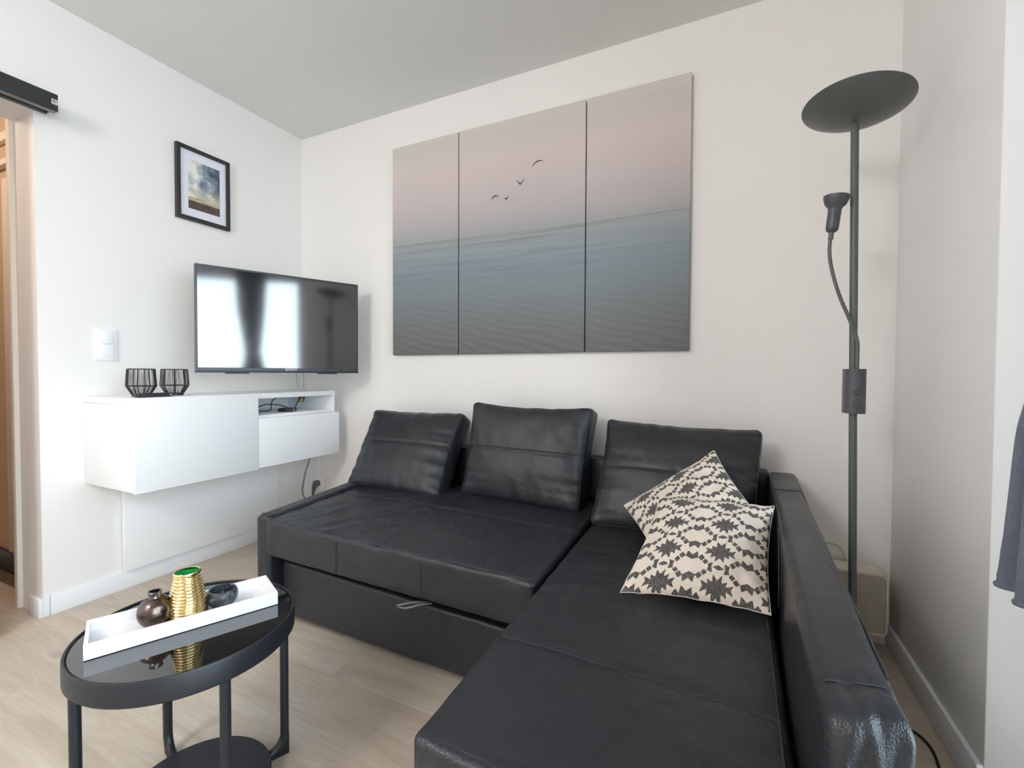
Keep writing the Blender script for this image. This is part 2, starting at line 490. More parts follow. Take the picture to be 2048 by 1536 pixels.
# ------------------------------------------------------------------ room shell
H = 2.5; YF = -4.3; XR = 3.06
fl = structure(box('floor', M_gap, -2.2, 3.42, YF - 0.1, 0.2, -0.10, -0.012, loc=(0, 0, -0.1)))
structure(box('ceiling', M_ceil, -0.18, 3.42, YF, 0.0, H, H + 0.12))
structure(box('wall_back', M_wall, -0.18, 3.42, 0.0, 0.15, 0, H + 0.05))
structure(box('wall_front', M_wall, -0.18, 3.42, YF - 0.15, YF, 0, H + 0.05))
# left wall with the sliding-door opening y -2.15..-1.266, z 0..2.033
bm = bmesh.new()
add_box(bm, -0.18, 0, -1.266, 0.0, 0, H)
add_box(bm, -0.18, 0, -2.15, -1.266, 2.033, H)
add_box(bm, -0.18, 0, YF, -2.15, 0, H)
structure(finish('wall_left', to_mesh(bm), M_wall, None, (0, 0, 0)))
# right wall: a solid pier y -0.694..0, then the glazed opening
bm = bmesh.new()
add_box(bm, XR, 3.42, -0.694, 0.0, 0, H, 0.004, 2)
structure(finish('wall_right', to_mesh(bm), M_wall, None, (XR, -0.36, 0), smooth=35))
structure(box('wall_right_lintel', M_wall, XR, 3.42, -3.30, -0.694, 2.05, H))
structure(box('wall_right_near', M_wall, XR, 3.42, YF, -3.30, 0, H))

# floor planks, one object each (grain runs along the sofa front)
PW, PL, PT = 0.182, 1.22, 0.012
bm = bmesh.new(); add_box(bm, 0.0001, PL - 0.0001, 0.0001, PW - 0.0001, -PT, 0.0, 0.0005, 1)
pl_me = to_mesh(bm, 'plank'); pl_me.materials.append(M_wood)
row = 0; y = YF
while y < -0.005:
    x = 3.40 - ((row * 0.437) % PL) - 3 * PL if row % 2 else 3.40 - ((row * 0.437 + 0.3) % PL) - 3 * PL
    while x + PL < -1.3: x += PL
    while x < 3.40:
        xx = x
        if x > -2.1 and x + PL <= 4.2:
            o = bpy.data.objects.new('plank', pl_me); COL.objects.link(o); o.parent = fl
            o.location = Vector((xx, y, 0)) - BASE[fl]
            if xx + PL > 3.42: o.scale.x = (3.42 - xx) / PL
            if xx < -1.35: o.location.x += (-1.35 - xx); o.scale.x = (xx + PL + 1.35) / PL
        x += PL
    y += PW; row += 1

# baseboards
structure(box('baseboard_left', M_trim, 0.0, 0.012, -1.245, -0.0, 0, 0.083, bev=0.002))
structure(box('baseboard_left_jamb', M_trim, -0.10, 0.003, -1.279, -1.266, 0, 0.075, bev=0.002))
structure(box('baseboard_back', M_trim, 0.012, XR - 0.012, -0.012, 0.0, 0, 0.07, bev=0.002))
structure(box('baseboard_right', M_trim, XR - 0.013, XR, -0.694, -0.013, 0, 0.085, bev=0.002))
structure(box('trim_1', M_trim, -0.012 + 0.012, 0.006, -1.266, -1.247, 0, 0.083, bev=0.001))

# sliding door opening: lining and architrave at the hall side
structure(box('trim_2', M_hallw, -0.212, -0.1805, -1.282, -1.20, 0, 2.05, bev=0.003))
structure(box('added_shade_leaf', M_trim, 0.028, 0.066, -2.42, -1.43, 0.012, 2.043, bev=0.002))  # unseen door leaf, added to keep the fill light off the jamb

# hallway beyond
structure(box('wall_hall_end', M_hall, -2.2, -0.182, -1.12, -1.02, 0, 2.42))
structure(box('wall_hall_far', M_hall, -2.3, -2.2, -3.4, -1.02, 0, 2.42))
structure(box('wall_hall_near', M_hall, -2.2, -0.182, -3.4, -3.3, 0, 2.42))
structure(box('ceiling_hall', M_hall, -2.3, -0.182, -3.4, -1.02, 2.36, 2.46))
structure(box('trim_3', M_hallw, -2.19, -0.25, -1.145, -1.12, 2.12, 2.165, bev=0.006))
structure(box('trim_4', M_hallw, -2.19, -0.25, -1.150, -1.12, 2.0, 2.03, bev=0.006))
structure(box('baseboard_hall', M_hbase, -2.19, -0.25, -1.142, -1.12, 0.0, 0.092, bev=0.004))
structure(box('trim_5', M_hallw, -0.752, -0.25, -1.134, -1.12, 0.092, 1.95, bev=0.004))

# glazed balcony door in the recess at the right
win = structure(finish('window_1', (lambda b: (add_box(b, 3.36, 3.41, -3.30, -3.23, 0, 2.05, 0.004),
        add_box(b, 3.36, 3.41, -0.79, -0.694, 0, 2.05, 0.004), add_box(b, 3.36, 3.41, -3.23, -0.79, 1.98, 2.05, 0.004),
        add_box(b, 3.36, 3.41, -3.23, -0.79, 0.0, 0.07, 0.004), add_box(b, 3.36, 3.41, -2.04, -1.96, 0.07, 1.98, 0.004), to_mesh(b))[-1])(bmesh.new()),
        M_trim, None, (3.385, -2.0, 0), smooth=35))
box('pane', M_glass, 3.383, 3.387, -1.96, -0.79, 0.07, 1.98, parent=win)
box('pane', M_glass, 3.383, 3.387, -3.23, -2.04, 0.07, 1.98, parent=win)
M_out = paint('balcony_concrete', srgb(196, 194, 190), 0.8, 0.05)
structure(box('ground', M_out, 3.42, 14, -14, 10, -0.25, -0.12))

# ------------------------------------------------------------------ corner sofa
sofa = thing('corner_sofa', 'black leather corner sofa with a chaise longue on its right', 'sofa', (1.8, -0.6, 0.0))

def quadmap(c, u, v):
    """c = back-left, back-right, front-right, front-left; u 0..1 left->right, v 0..1 back->front"""
    c = [Vector(p) for p in c]
    return (c[0] * (1 - u) + c[1] * u) * (1 - v) + (c[3] * (1 - u) + c[2] * u) * v

def slab(name, corners, z0, top, r, n=(40, 24, 5), parent=None, disp=None, bulge=0.0, label=None):
    """soft rounded slab on a 4-cornered footprint; top(u,v) height"""
    c = [Vector((p[0], p[1], 0)) for p in corners]
    Lx = (c[1] - c[0]).length; Ly = (c[3] - c[0]).length; Lz = top(0.5, 0.5) - z0
    V, Q = softbox_grid(Lx / 2, Ly / 2, Lz / 2, r, *n)
    out = []
    for x, y, z in V:
        u = x / Lx + 0.5; v = 0.5 - y / Ly; wz = z / Lz + 0.5
        p = quadmap(c, u, v); zz = z0 + wz * (top(u, v) - z0)
        dx = dy = dz = 0.0
        if bulge:
            s = math.sin(math.pi * min(max(wz, 0), 1))
            e = (v - 0.5) * 2
            dy -= bulge * s * (e ** 3 if e > 0 else 0)
        if disp:
            ddx, ddy, ddz = disp(u, v, wz, p); dx += ddx; dy += ddy; dz += ddz
        out.append((p.x + dx, p.y + dy, zz + dz))
    return finish(name, mesh_from(out, Q), M_leather, parent, smooth=True, label=label)

SEATZ = 0.42
S_c = [(0.835, -0.10), (2.028, -0.10), (2.034, -0.968), (0.885, -0.930)]   # seat footprint
def seat_top(u, v):
    return SEATZ + 0.006 + 0.016 * (1 - v) * 1.0 + 0.010 * math.sin(math.pi * u) * math.sin(math.pi * min(1, v))
def seat_disp(u, v, wz, p):
    k = max(0.0, (wz - 0.6) / 0.4)
    # creases fanning over the left front of the seat
    a = math.exp(-((u - 0.28) / 0.22) ** 2 - ((v - 0.68) / 0.26) ** 2)
    s = p.x * 0.75 - p.y * 0.55
    t = p.x * 0.55 + p.y * 0.75
    wv = N3(s * 26 + 3, t * 5, 1.3) + 0.5 * N3(s * 55, t * 9, 4.1)
    d = 0.0125 * a * wv + 0.0035 * N3(p.x * 7, p.y * 7, 0.3) + 0.0016 * N3(p.x * 24, p.y * 16, 2.2)
    # the cross seams
    vs = 0.50 + 0.02 * u
    d -= 0.0045 * math.exp(-((v - vs) / 0.010) ** 2)
    us = 0.455 + 0.05 * v
    d -= 0.004 * math.exp(-((u - us) / 0.007) ** 2)
    ddy = 0
    if v > 0.9 and wz < 0.97:
        ddy = 0.004 * N3(p.x * 14, wz * 3, 8.8) - 0.003 * math.exp(-((u - 0.34) / 0.006) ** 2) * -1
    return 0, ddy, d * k
seat = slab('seat_cushion', S_c, 0.285, seat_top, 0.018, (100, 76, 5), sofa, seat_disp)

def seat_line(pts_uv, top, corners, lift=0.0012, disp=None):
    c = [Vector((p[0], p[1], 0)) for p in corners]; out = []
    for u, v in pts_uv:
        p = quadmap(c, u, v); z = top(u, v) + lift
        if disp: z += disp(u, v, 1.0, p)[2]
        out.append((p.x, p.y, z))
    return out
tube('seam', M_stitch, seat_line([(u, 0.50 + 0.02 * u) for u in np.linspace(0.02, 0.98, 60)], seat_top, S_c, 0.0010, seat_disp), 0.0016, seat, 6)
tube('seam', M_stitch, seat_line([(0.455 + 0.05 * v, v) for v in np.linspace(0.25, 0.97, 50)], seat_top, S_c, 0.0008, seat_disp), 0.0014, seat, 6)
# stitched front edge and two upright seams on its front face
tube('seam', M_stitch, seat_line([(u, 0.985) for u in np.linspace(0.02, 0.985, 50)], seat_top, S_c, -0.0015, None), 0.0022, seat, 6)
for uu in (0.335, 0.66):
    q = quadmap([Vector((p[0], p[1], 0)) for p in S_c], uu, 1.0)
    tube('seam', M_stitch, [(q.x, q.y - 0.0015, z) for z in np.linspace(0.30, 0.405, 8)], 0.0015, seat, 6)
tube('seam', M_stitch, seat_line([(0.986, v) for v in np.linspace(0.38, 0.985, 40)], seat_top, S_c, -0.0015, None), 0.0022, seat, 6)

# chaise longue cushion
C_c = [(2.036, -0.12), (2.628, -0.12), (2.598, -1.565), (2.050, -1.530)]
def ch_top(u, v):
    return SEATZ - 0.004 + 0.014 * (1 - v) + 0.008 * math.sin(math.pi * u) * math.sin(math.pi * v)
def ch_disp(u, v, wz, p):
    k = max(0.0, (wz - 0.6) / 0.4)
    d = 0.004 * N3(p.x * 5, p.y * 8, 5.3) + 0.0022 * N3(p.x * 8, p.y * 26, 9.1) + 0.0012 * N3(p.x * 30, p.y * 30, 1.1)
    d += 0.010 * math.exp(-((p.x - 2.12) / 0.06) ** 2 - ((p.y + 0.945) / 0.028) ** 2)      # small rise beside the seat corner
    vs = (0.0 + 1.115) / 1.43
    d -= 0.0045 * math.exp(-((v - 0.775) / 0.006) ** 2)
    return 0, 0, d * k
chaise = slab('chaise_cushion', C_c, 0.20, ch_top, 0.016, (48, 110, 6), sofa, ch_disp)
tube('seam', M_stitch, seat_line([(u, 0.775) for u in np.linspace(0.02, 0.98, 50)], ch_top, C_c, 0.0008, ch_disp), 0.0014, chaise, 6)
tube('seam', M_stitch, seat_line([(u, 0.988) for u in np.linspace(0.02, 0.985, 40)], ch_top, C_c, -0.002, None), 0.0024, chaise, 6)
tube('seam', M_stitch, seat_line([(0.975, v) for v in np.linspace(0.50, 0.985, 40)], ch_top, C_c, 0.0005, ch_disp), 0.0016, chaise, 6)

# bases
bm = bmesh.new(); add_box(bm, 2.06, 2.60, -1.52, -0.10, 0.03, 0.205, 0.012, 3)
finish('chaise_base', to_mesh(bm), M_leather, sofa, smooth=35)
bm = bmesh.new(); add_box(bm, 0.90, 2.04, -0.80, -0.10, 0.03, 0.284, 0.008, 3)
finish('seat_base', to_mesh(bm), M_leather, sofa, smooth=35)
D_c = [(0.891, -0.80), (2.045, -0.82), (2.045, -0.893), (0.893, -0.862)]
drawer = slab('drawer_front', D_c, 0.028, lambda u, v: 0.243 - 0.018 * u, 0.012, (60, 4, 24), sofa,
              lambda u, v, wz, p: (0, 0.003 * N3(p.x * 6, wz * 2, 3) if v > 0.8 else 0, 0))
# finger loop on the drawer
lp = smooth_path([(1.612, -0.872, 0.236), (1.590, -0.902, 0.246), (1.560, -0.925, 0.244), (1.536, -0.931, 0.236), (1.534, -0.924, 0.227), (1.560, -0.916, 0.226),
                  (1.60, -0.900, 0.238), (1.628, -0.872, 0.236)], 6)
tube('pull_loop', M_cable, lp, 0.0032, sofa, 8, label='grey cord pull loop')

# low side panel at the left end
P_c = [(0.768, -0.10), (0.840, -0.10), (0.888, -0.915), (0.812, -0.918)]
def sp_disp(u, v, wz, p):
    if v > 0.88 and wz > 0.8: return 0, 0, 0.004 * N3(p.x * 70, p.y * 30, 2)
    return 0, 0, 0
sidep = slab('side_panel', P_c, 0.03, lambda u, v: 0.432 + 0.034 * (1 - v), 0.018, (10, 50, 20), sofa, sp_disp)
q0 = quadmap([Vector((p[0], p[1], 0)) for p in P_c], 0.05, 0.965); q1 = quadmap([Vector((p[0], p[1], 0)) for p in P_c], 0.95, 0.965)
tube('seam', M_stitch, [(q0.x, q0.y, 0.432), (q0.x * .5 + q1.x * .5, q0.y, 0.4345), (q1.x, q1.y, 0.432)], 0.0018, sidep, 6)

# tall arm at the right
A_c = [(2.650, -0.06), (2.748, -0.06), (2.695, -1.492), (2.606, -1.510)]
def arm_top(u, v): return 0.622 + 0.004 * math.sin(math.pi * v * 3)
def arm_disp(u, v, wz, p):
    d = 0.0018 * N3(p.x * 10, p.y * 5, 7.7)
    dx = dy = 0
    if v > 0.9:
        g = (v - 0.9) / 0.1
        # puckers below the cross seam at the front end
        d += 0.009 * g * N3(p.x * 60, p.y * 12, 3.3) if wz > 0.75 else 0
        dy += -0.010 * math.sin(math.pi * min(max(wz, 0), 1) * 0.9) + 0.012 * N3(p.x * 60, wz * 9, 6.1) * max(0, (wz - 0.5) / 0.5)
    dx += (0.006 * N3(p.y * 4, wz * 4, 1.2)) * (1 if u < 0.2 or u > 0.8 else 0)
    dd = math.exp(-((v - 0.955) / 0.006) ** 2)
    return dx, dy, (d - 0.003 * dd) * (1 if wz > 0.7 else 0)
arm = slab('armrest', A_c, 0.03, arm_top, 0.022, (22, 100, 34), sofa, arm_disp)
Av = [Vector((p[0], p[1], 0)) for p in A_c]
def arm_line(u, vs, dz=-0.0072):
    return [((quadmap(Av, u, v)).x, (quadmap(Av, u, v)).y, arm_top(u, v) + dz + arm_disp(u, v, 1, quadmap(Av, u, v))[2]) for v in vs]
tube('seam', M_leather, arm_line(0.07, np.linspace(0.02, 0.935, 60)), 0.0020, arm, 6)
tube('seam', M_leather, arm_line(0.93, np.linspace(0.02, 0.935, 60)), 0.0020, arm, 6)
for vv in (0.235, 0.955):
    tube('seam', M_stitch, [((quadmap(Av, u, vv)).x, (quadmap(Av, u, vv)).y, arm_top(u, vv) + 0.001 + arm_disp(u, vv, 1, quadmap(Av, u, vv))[2]) for u in np.linspace(0.10, 0.90, 24)], 0.0011, arm, 6)
# curved seams on the inner side of the arm
for v0, v1 in ((0.33, 0.36), (0.50, 0.53)):
    pts = []
    for t in np.linspace(0, 1, 14):
        v = v0 + (v1 - v0) * (1 - (1 - t) ** 2) ; z = 0.608 - 0.17 * t ** 1.6
        q = quadmap(Av, 0.0, v0 + 0.045 * (t ** 0.5)); pts.append((q.x - 0.0015, q.y, z))
    tube('seam', M_stitch, pts, 0.0014, arm, 6)

# backrest
B_c = [(0.80, -0.035), (2.66, -0.035), (2.66, -0.13), (0.80, -0.13)]
slab('backrest', B_c, 0.03, lambda u, v: 0.626, 0.02, (60, 5, 16), sofa, lambda u, v, wz, p: (0, 0, 0.003 * N3(p.x * 6, 1, 1)))
bm = bmesh.new()
for fx, fy in ((0.87, -0.84), (0.87, -0.12), (2.10, -1.46), (2.56, -1.46), (2.60, -0.12), (2.65, -1.42)):
    pass
for nm, (fx, fy) in zip(['foot'] * 5, ((0.86, -0.80), (0.84, -0.14), (2.12, -1.44), (2.64, -1.42), (2.68, -0.14))):
    lathe('foot', M_tvdark, [(0.020, 0.0), (0.022, 0.004), (0.022, 0.034)], (fx, fy, 0.0), sofa, 16, capt=True)

# ------------------------------------------------------------------ loose back cushions
def back_cushion(label, TL, TR, BL, BR, thick, seam_v, seed, sag=0.012):
    TL, TR, BL, BR = map(Vector, (TL, TR, BL, BR))
    W = ((TR - TL).length + (BR - BL).length) / 2; Hh = ((TL - BL).length + (TR - BR).length) / 2
    ex = (TR - TL + BR - BL).normalized(); ez = (TL - BL + TR - BR).normalized(); n = ez.cross(ex); n.normalize()   # into the backrest
    if n.y < 0: n = -n
    hx, hz, hy = W / 2, Hh / 2, thick / 2
    c0 = (BL + BR) / 2
    root = thing('back_cushion', label, 'cushion', (c0.x, c0.y + 0.05, c0.z), 'leather back cushions along the sofa back')
    V, Q = softbox_grid(hx, hy, hz, 0.030, 64, 4, 54)
    def mapv(x, y, z):
        u, v = x / hx, z / hz
        ed = max(0.0, 1 - abs(u) ** 3) * max(0.0, 1 - abs(v) ** 3)
        puff = 0.054 * ed ** 0.75
        fy = y
        side = y / hy
        fy += side * puff * (1.0 if side < 0 else 0.35)
        # edge pleats
        dx_ = (1 - abs(u)) * hx; dz_ = (1 - abs(v)) * hz
        pl = 0.0105 * N3(z * 34 + seed, seed * 3.1, 0.5) * math.exp(-dx_ / 0.07) + 0.0095 * N3(x * 28 + seed, seed * 1.7, 2.5) * math.exp(-dz_ / 0.05)
        pl += 0.009 * N3(x * 5 + seed, z * 7, 1.0) * ed + 0.0050 * N3(x * 16 + seed, z * 13 + x * 12, 4.0) * (0.4 + 0.6 * math.exp(-dx_ / 0.12))
        sv = seam_v + 0.03 * u * u
        groove = 0.007 * math.exp(-((v - sv) / 0.022) ** 2)
        pl += 0.003 * N3(x * 40 + seed, 7, 7) * math.exp(-abs(v - sv) / 0.10)
        if side < 0: fy += -pl * -side + groove * -side
        xx = x * (1 - 0.040 * (1 - v * v)) + 0.003 * N3(v * 4, seed, 3.0) * (1 if abs(u) > 0.9 else 0)
        zz = z - (sag * (1 - u * u) if v > 0 else -sag * 0.3 * (1 - u * u)) * abs(v)
        zz += 0.004 * N3(x * 12 + seed, 1.0, 5.0) * (1 if v > 0.85 else 0)
        a = (xx / hx + 1) / 2; b = (zz / hz + 1) / 2
        P = (BL * (1 - a) + BR * a) * (1 - b) + (TL * (1 - a) + TR * a) * b
        return P + n * (fy + hy)
    out = [mapv(*v) for v in V]
    body = finish('cushion_cover', mesh_from(out, Q), M_leather, root, smooth=True)
    sl = []
    for u in np.linspace(-0.96, 0.96, 50):
        sl.append(mapv(u * hx, -hy, (seam_v + 0.03 * u * u) * hz) - n * 0.0005)
    tube('seam', M_stitch, sl, 0.0016, body, 6)
    ring = []
    for k in range(4):
        sx_, sz_ = ((1, 1), (-1, 1), (-1, -1), (1, -1))[k]
        for a in np.linspace(k * 90, k * 90 + 90, 9):
            a = math.radians(a); ring.append((sx_ * (hx - 0.030) + 0.0212 * math.cos(a), sz_ * (hz - 0.030) + 0.0212 * math.sin(a)))
    dense = []
    for p, q in zip(ring, ring[1:] + ring[:1]):
        m_ = max(1, int(math.dist(p, q) / 0.012))
        dense += [(p[0] + (q[0] - p[0]) * t / m_, p[1] + (q[1] - p[1]) * t / m_) for t in range(m_)]
    ring = [mapv(x, -hy + 0.0088, z) - n * 0.0006 for x, z in dense]
    tube('piping', M_leather, ring, 0.0022, body, 6, closed=True)
    return root

back_cushion('black leather back cushion with one cross seam, leaning at the far left of the sofa', (0.742, -0.16, 0.806), (1.322, -0.15, 0.808), (0.757, -0.395, 0.424), (1.322, -0.405, 0.422), 0.105, 0.10, 1.0)
back_cushion('black leather back cushion in the middle of the three, the tallest', (1.392, -0.205, 0.871), (1.990, -0.205, 0.862), (1.385, -0.315, 0.424), (1.976, -0.345, 0.420), 0.115, 0.02, 5.0,  0.020)
back_cushion('black leather back cushion behind the two patterned pillows', (2.045, -0.20, 0.820), (2.632, -0.20, 0.803), (2.030, -0.430, 0.424), (2.612, -0.430, 0.420), 0.115, 0.02, 9.0, 0.016)

# ------------------------------------------------------------------ two printed pillows
def poly_sd(P, poly):
    """signed distance (positive inside) of points P (N,2) to a polygon"""
    poly = np.array(poly, float); n = len(poly)
    d = np.full(len(P), 1e9); inside = np.zeros(len(P), bool)
    for i in range(n):
        a, b = poly[i], poly[(i + 1) % n]
        ab = b - a; ap = P - a
        t = np.clip((ap @ ab) / (ab @ ab), 0, 1)
        d = np.minimum(d, np.linalg.norm(ap - t[:, None] * ab, axis=1))
        cond = ((a[1] > P[:, 1]) != (b[1] > P[:, 1]))
        with np.errstate(divide='ignore', invalid='ignore'):
            xi = (b[0] - a[0]) * (P[:, 1] - a[1]) / (b[1] - a[1] + 1e-12) + a[0]
        inside ^= cond & (P[:, 0] < xi)
    return np.where(inside, d, -d)

def mirror4(poly):
    out = []
    for sx_ in (1, -1):
        for sy_ in (1, -1):
            out.append([(x * sx_, y * sy_) for x, y in poly])
    return out
CW, CH = 1.0, 0.66
def dia(x, y, a, b): return [(x - a, y), (x, y + b), (x + a, y), (x, y - b)]
def para(x, y, a, b, s): return [(x - a + s, y + b), (x + a + s * 0.2, y + b * 0.55), (x + a - s, y - b), (x - a - s * 0.2, y - b * 0.55)]
ring_polys = []
ring_polys += [[(-0.118, 0.172), (-0.090, 0.300), (0.0, 0.225), (0.090, 0.300), (0.118, 0.172), (0.0, 0.118)]]
ring_polys += [[(x, -y) for x, y in ring_polys[0]]]
for p in (dia(0.176, 0.176, 0.064, 0.068), dia(0.256, 0.102, 0.058, 0.060)):
    ring_polys += mirror4(p)
ring_polys += [[(0.300, 0.066), (0.322, 0.0), (0.300, -0.066), (0.402, -0.092), (0.380, 0.0), (0.402, 0.092)]]
ring_polys += [[(-x, y) for x, y in ring_polys[-1]]]
link = dia(0.5, 0.0, 0.108, 0.046)
star = []
half = [(0.0, 0.130), (0.082, 0.225), (0.080, 0.085), (0.172, 0.130), (0.155, 0.036), (0.285, 0.085), (0.240, 0.0)]
q1 = half; q4 = [(x, -y) for x, y in half[::-1][1:]]
right = q1 + q4
left = [(-x, y) for x, y in right[::-1][1:-1]]
star = right + left
def pattern(px, py):
    """px,py pattern coordinates -> ink field 0..1 (0.5 on the edge)"""
    best = np.full(px.shape, -1.0)
    x = (px + 0.5) % CW - 0.5; y = (py + CH / 2) % CH - CH / 2
    P = np.stack([x, y], 1)
    for poly in ring_polys: best = np.maximum(best, poly_sd(P, poly))
    for lx in (0, -1.0): best = np.maximum(best, poly_sd(P, [(a + lx, b) for a, b in link]))
    x2 = (px) % CW - 0.5; y2 = py % CH - CH / 2
    best = np.maximum(best, poly_sd(np.stack([x2, y2], 1), star))
    return np.clip(0.5 + best / 0.05, 0, 1)

def pillow(label, TL, TR, BL, BR, up, front, back, cells, off, seed, pinch=0.06):
    TL, TR, BL, BR = map(Vector, (TL, TR, BL, BR)); n = Vector(up).normalized()
    c0 = (BL + BR) / 2
    root = thing('printed_pillow', label, 'pillow', (c0.x, c0.y, c0.z), 'printed pillows at the arm of the sofa')
    NN = 170
    def P(u, v, s):
        uu = u * (1 - pinch * (1 - v * v) * (0.6 + 0.4 * abs(u))); vv = v * (1 - pinch * (1 - u * u) * (0.6 + 0.4 * abs(v)))
        a, b = (uu + 1) / 2, (vv + 1) / 2
        p = (BL * (1 - a) + BR * a) * (1 - b) + (TL * (1 - a) + TR * a) * b
        e = max(0.0, (1 - u * u) * (1 - v * v)) ** 0.55
        w_ = 0.010 * N3(u * 1.8 + seed, v * 1.8, 0.7) * e + 0.0035 * N3(u * 6 + seed, v * 6, 2.7) * e ** 0.5
        rim = 0.005 * N3(u * 5 + seed, v * 5, 9.7)
        h = (front * e + w_) if s > 0 else -back * e
        return p + n * (h + rim)
    g = np.linspace(-1, 1, NN + 1)
    V = [P(u, v, 1) for v in g for u in g]
    Q = [(j * (NN + 1) + i, j * (NN + 1) + i + 1, (j + 1) * (NN + 1) + i + 1, (j + 1) * (NN + 1) + i) for j in range(NN) for i in range(NN)]
    me = mesh_from(V, Q)
    uu, vv = np.meshgrid(g, g)
    val = pattern(uu.ravel() * cells / 2 + off[0], vv.ravel() * cells / 2 + off[1]).astype(np.float32)
    at = me.attributes.new('print', 'FLOAT', 'POINT'); at.data.foreach_set('value', val)
    finish('printed_front', me, M_pillow, root, smooth=True)
    g2 = np.linspace(-1, 1, 41)
    V = [P(u, v, -1) for v in g2 for u in g2]
    Q = [(j * 41 + i, (j + 1) * 41 + i, (j + 1) * 41 + i + 1, j * 41 + i + 1) for j in range(40) for i in range(40)]
    finish('plain_back', mesh_from(V, Q), M_pillowback, root, smooth=True)
    ring = [P(x, y, 1) for k in range(120) for t in [k / 30] for s, f in [(int(t), (t - int(t)) * 2 - 1)] for x, y in [((f, -1), (1, f), (-f, 1), (-1, -f))[s]]]
    tube('edge_seam', M_pillowback, ring, 0.0013, root, 6, closed=True)
    return root
def nrm(TL, TR, BL):
    a = Vector(TR) - Vector(TL); b = Vector(TL) - Vector(BL); m = a.cross(b)
    return m if m.z > 0 else -m
T_, L_, B_, R4 = (2.467, -0.385, 0.735), (2.178, -0.488, 0.534), (2.352, -0.785, 0.438), (2.604, -0.66, 0.585)
pillow('cream pillow with black tribal print, tilted on its corner against the back cushion', L_, T_, B_, R4, nrm(L_, T_, B_), 0.050, 0.018, 2.6, (0.25, 0.1), 3.0)
TL, TR, BL, BR = (2.318, -0.62, 0.620), (2.632, -0.615, 0.624), (2.262, -0.945, 0.440), (2.603, -0.922, 0.447)
pillow('cream pillow with black tribal print lying in front, against the armrest', TL, TR, BL, BR, nrm(TL, TR, BL), 0.056, 0.010, 2.5, (0.12, 0.10), 8.0, pinch=0.07)

# ------------------------------------------------------------------ coffee table
TC = (1.382, -1.482)
tab = thing('coffee_table', 'small round black metal side table with a black glass top', 'table', (TC[0], TC[1], 0))
lathe('rim', M_black, [(0.200, 0.374), (0.214, 0.370), (0.2175, 0.374), (0.2175, 0.416), (0.2155, 0.420), (0.2125, 0.420), (0.2105, 0.416), (0.2105, 0.398), (0.200, 0.398), (0.200, 0.374)],
      (*TC, 0), tab, 96, capb=False)
lathe('glass_top', M_tglass, [(0.0005, 0.399), (0.2100, 0.399), (0.2100, 0.4145), (0.2085, 0.416), (0.0005, 0.416)], (*TC, 0), tab, 96, capb=False)
def leg_path(ang):
    a = math.radians(ang); d = Vector((math.cos(a), math.sin(a), 0)); c = Vector((*TC, 0)); R = 0.198; rb = 0.045
    pts = [c + d * R + Vector((0, 0, 0.385)), c + d * R + Vector((0, 0, 0.2)), c + d * R + Vector((0, 0, rb + 0.012))]
    for k in range(1, 9):
        t = k / 8 * math.pi / 2
        pts.append(c + d * (R - rb + rb * math.cos(t)) + Vector((0, 0, 0.012 + rb - rb * math.sin(t))))
    pts.append(c + d * 0.10 + Vector((0, 0, 0.012))); pts.append(c + d * 0.004 + Vector((0, 0, 0.012)))
    return pts
for ang in (65, 166, 245, 347):
    tube('leg', M_black, leg_path(ang), 0.0105, tab, 14)
    # plastic foot wedge at the bend
    a = math.radians(ang); d = Vector((math.cos(a), math.sin(a), 0)); s = Vector((-d.y, d.x, 0)); c = Vector((*TC, 0)) + d * 0.198
    bm = bmesh.new()
    prof = [(0.0095, 0.0), (0.0095, 0.055), (0.004, 0.05), (-0.012, 0.020), (-0.05, 0.004), (-0.055, 0.0)]
    lo = [bm.verts.new(c + d * px + s * -0.006 + Vector((0, 0, pz))) for px, pz in prof]; hi = [bm.verts.new(c + d * px + s * 0.006 + Vector((0, 0, pz))) for px, pz in prof]
    bm.faces.new(lo); bm.faces.new(hi[::-1])
    for i in range(len(prof)): bm.faces.new((lo[i], hi[i], hi[(i + 1) % len(prof)], lo[(i + 1) % len(prof)]))
    finish('foot', to_mesh(bm), M_tvdark, tab)
lathe('lower_shelf', M_black, [(0.0005, 0.022), (0.154, 0.022), (0.156, 0.024), (0.156, 0.031), (0.154, 0.033), (0.150, 0.0325), (0.0005, 0.0325)], (1.400, -1.487, 0), tab, 80, capb=False)

# tray on the table
ta = math.radians(65.6); tx = Vector((math.cos(ta), math.sin(ta), 0)); ty = Vector((-math.sin(ta), math.cos(ta), 0))
T0 = Vector((1.341, -1.663, 0.417)); TLn, TWd, THt, TTh = 0.358, 0.126, 0.031, 0.0075
XF = Matrix((tx, ty, Vector((0, 0, 1)))).transposed().to_4x4(); XF.translation = T0
tray = thing('serving_tray', 'long white wooden tray on the round black table', 'tray', tuple(T0 + tx * TLn / 2 + ty * TWd / 2))
box('tray_bottom', M_tray, TTh, TLn - TTh, TTh, TWd - TTh, 0, 0.006, tray, 0, xf=XF)
box('tray_side', M_tray, 0, TLn, 0, TTh, 0, THt, tray, 0.0008, 1, xf=XF)
box('tray_side', M_tray, 0, TLn, TWd - TTh, TWd, 0, THt, tray, 0.0008, 1, xf=XF)
box('tray_side', M_tray, 0, TTh, TTh, TWd - TTh, 0, THt, tray, 0.0008, 1, xf=XF)
box('tray_side', M_tray, TLn - TTh, TLn, TTh, TWd - TTh, 0, THt, tray, 0.0008, 1, xf=XF)
def on_tray(a, b): p = T0 + tx * a + ty * b; return (p.x, p.y, 0.4232)

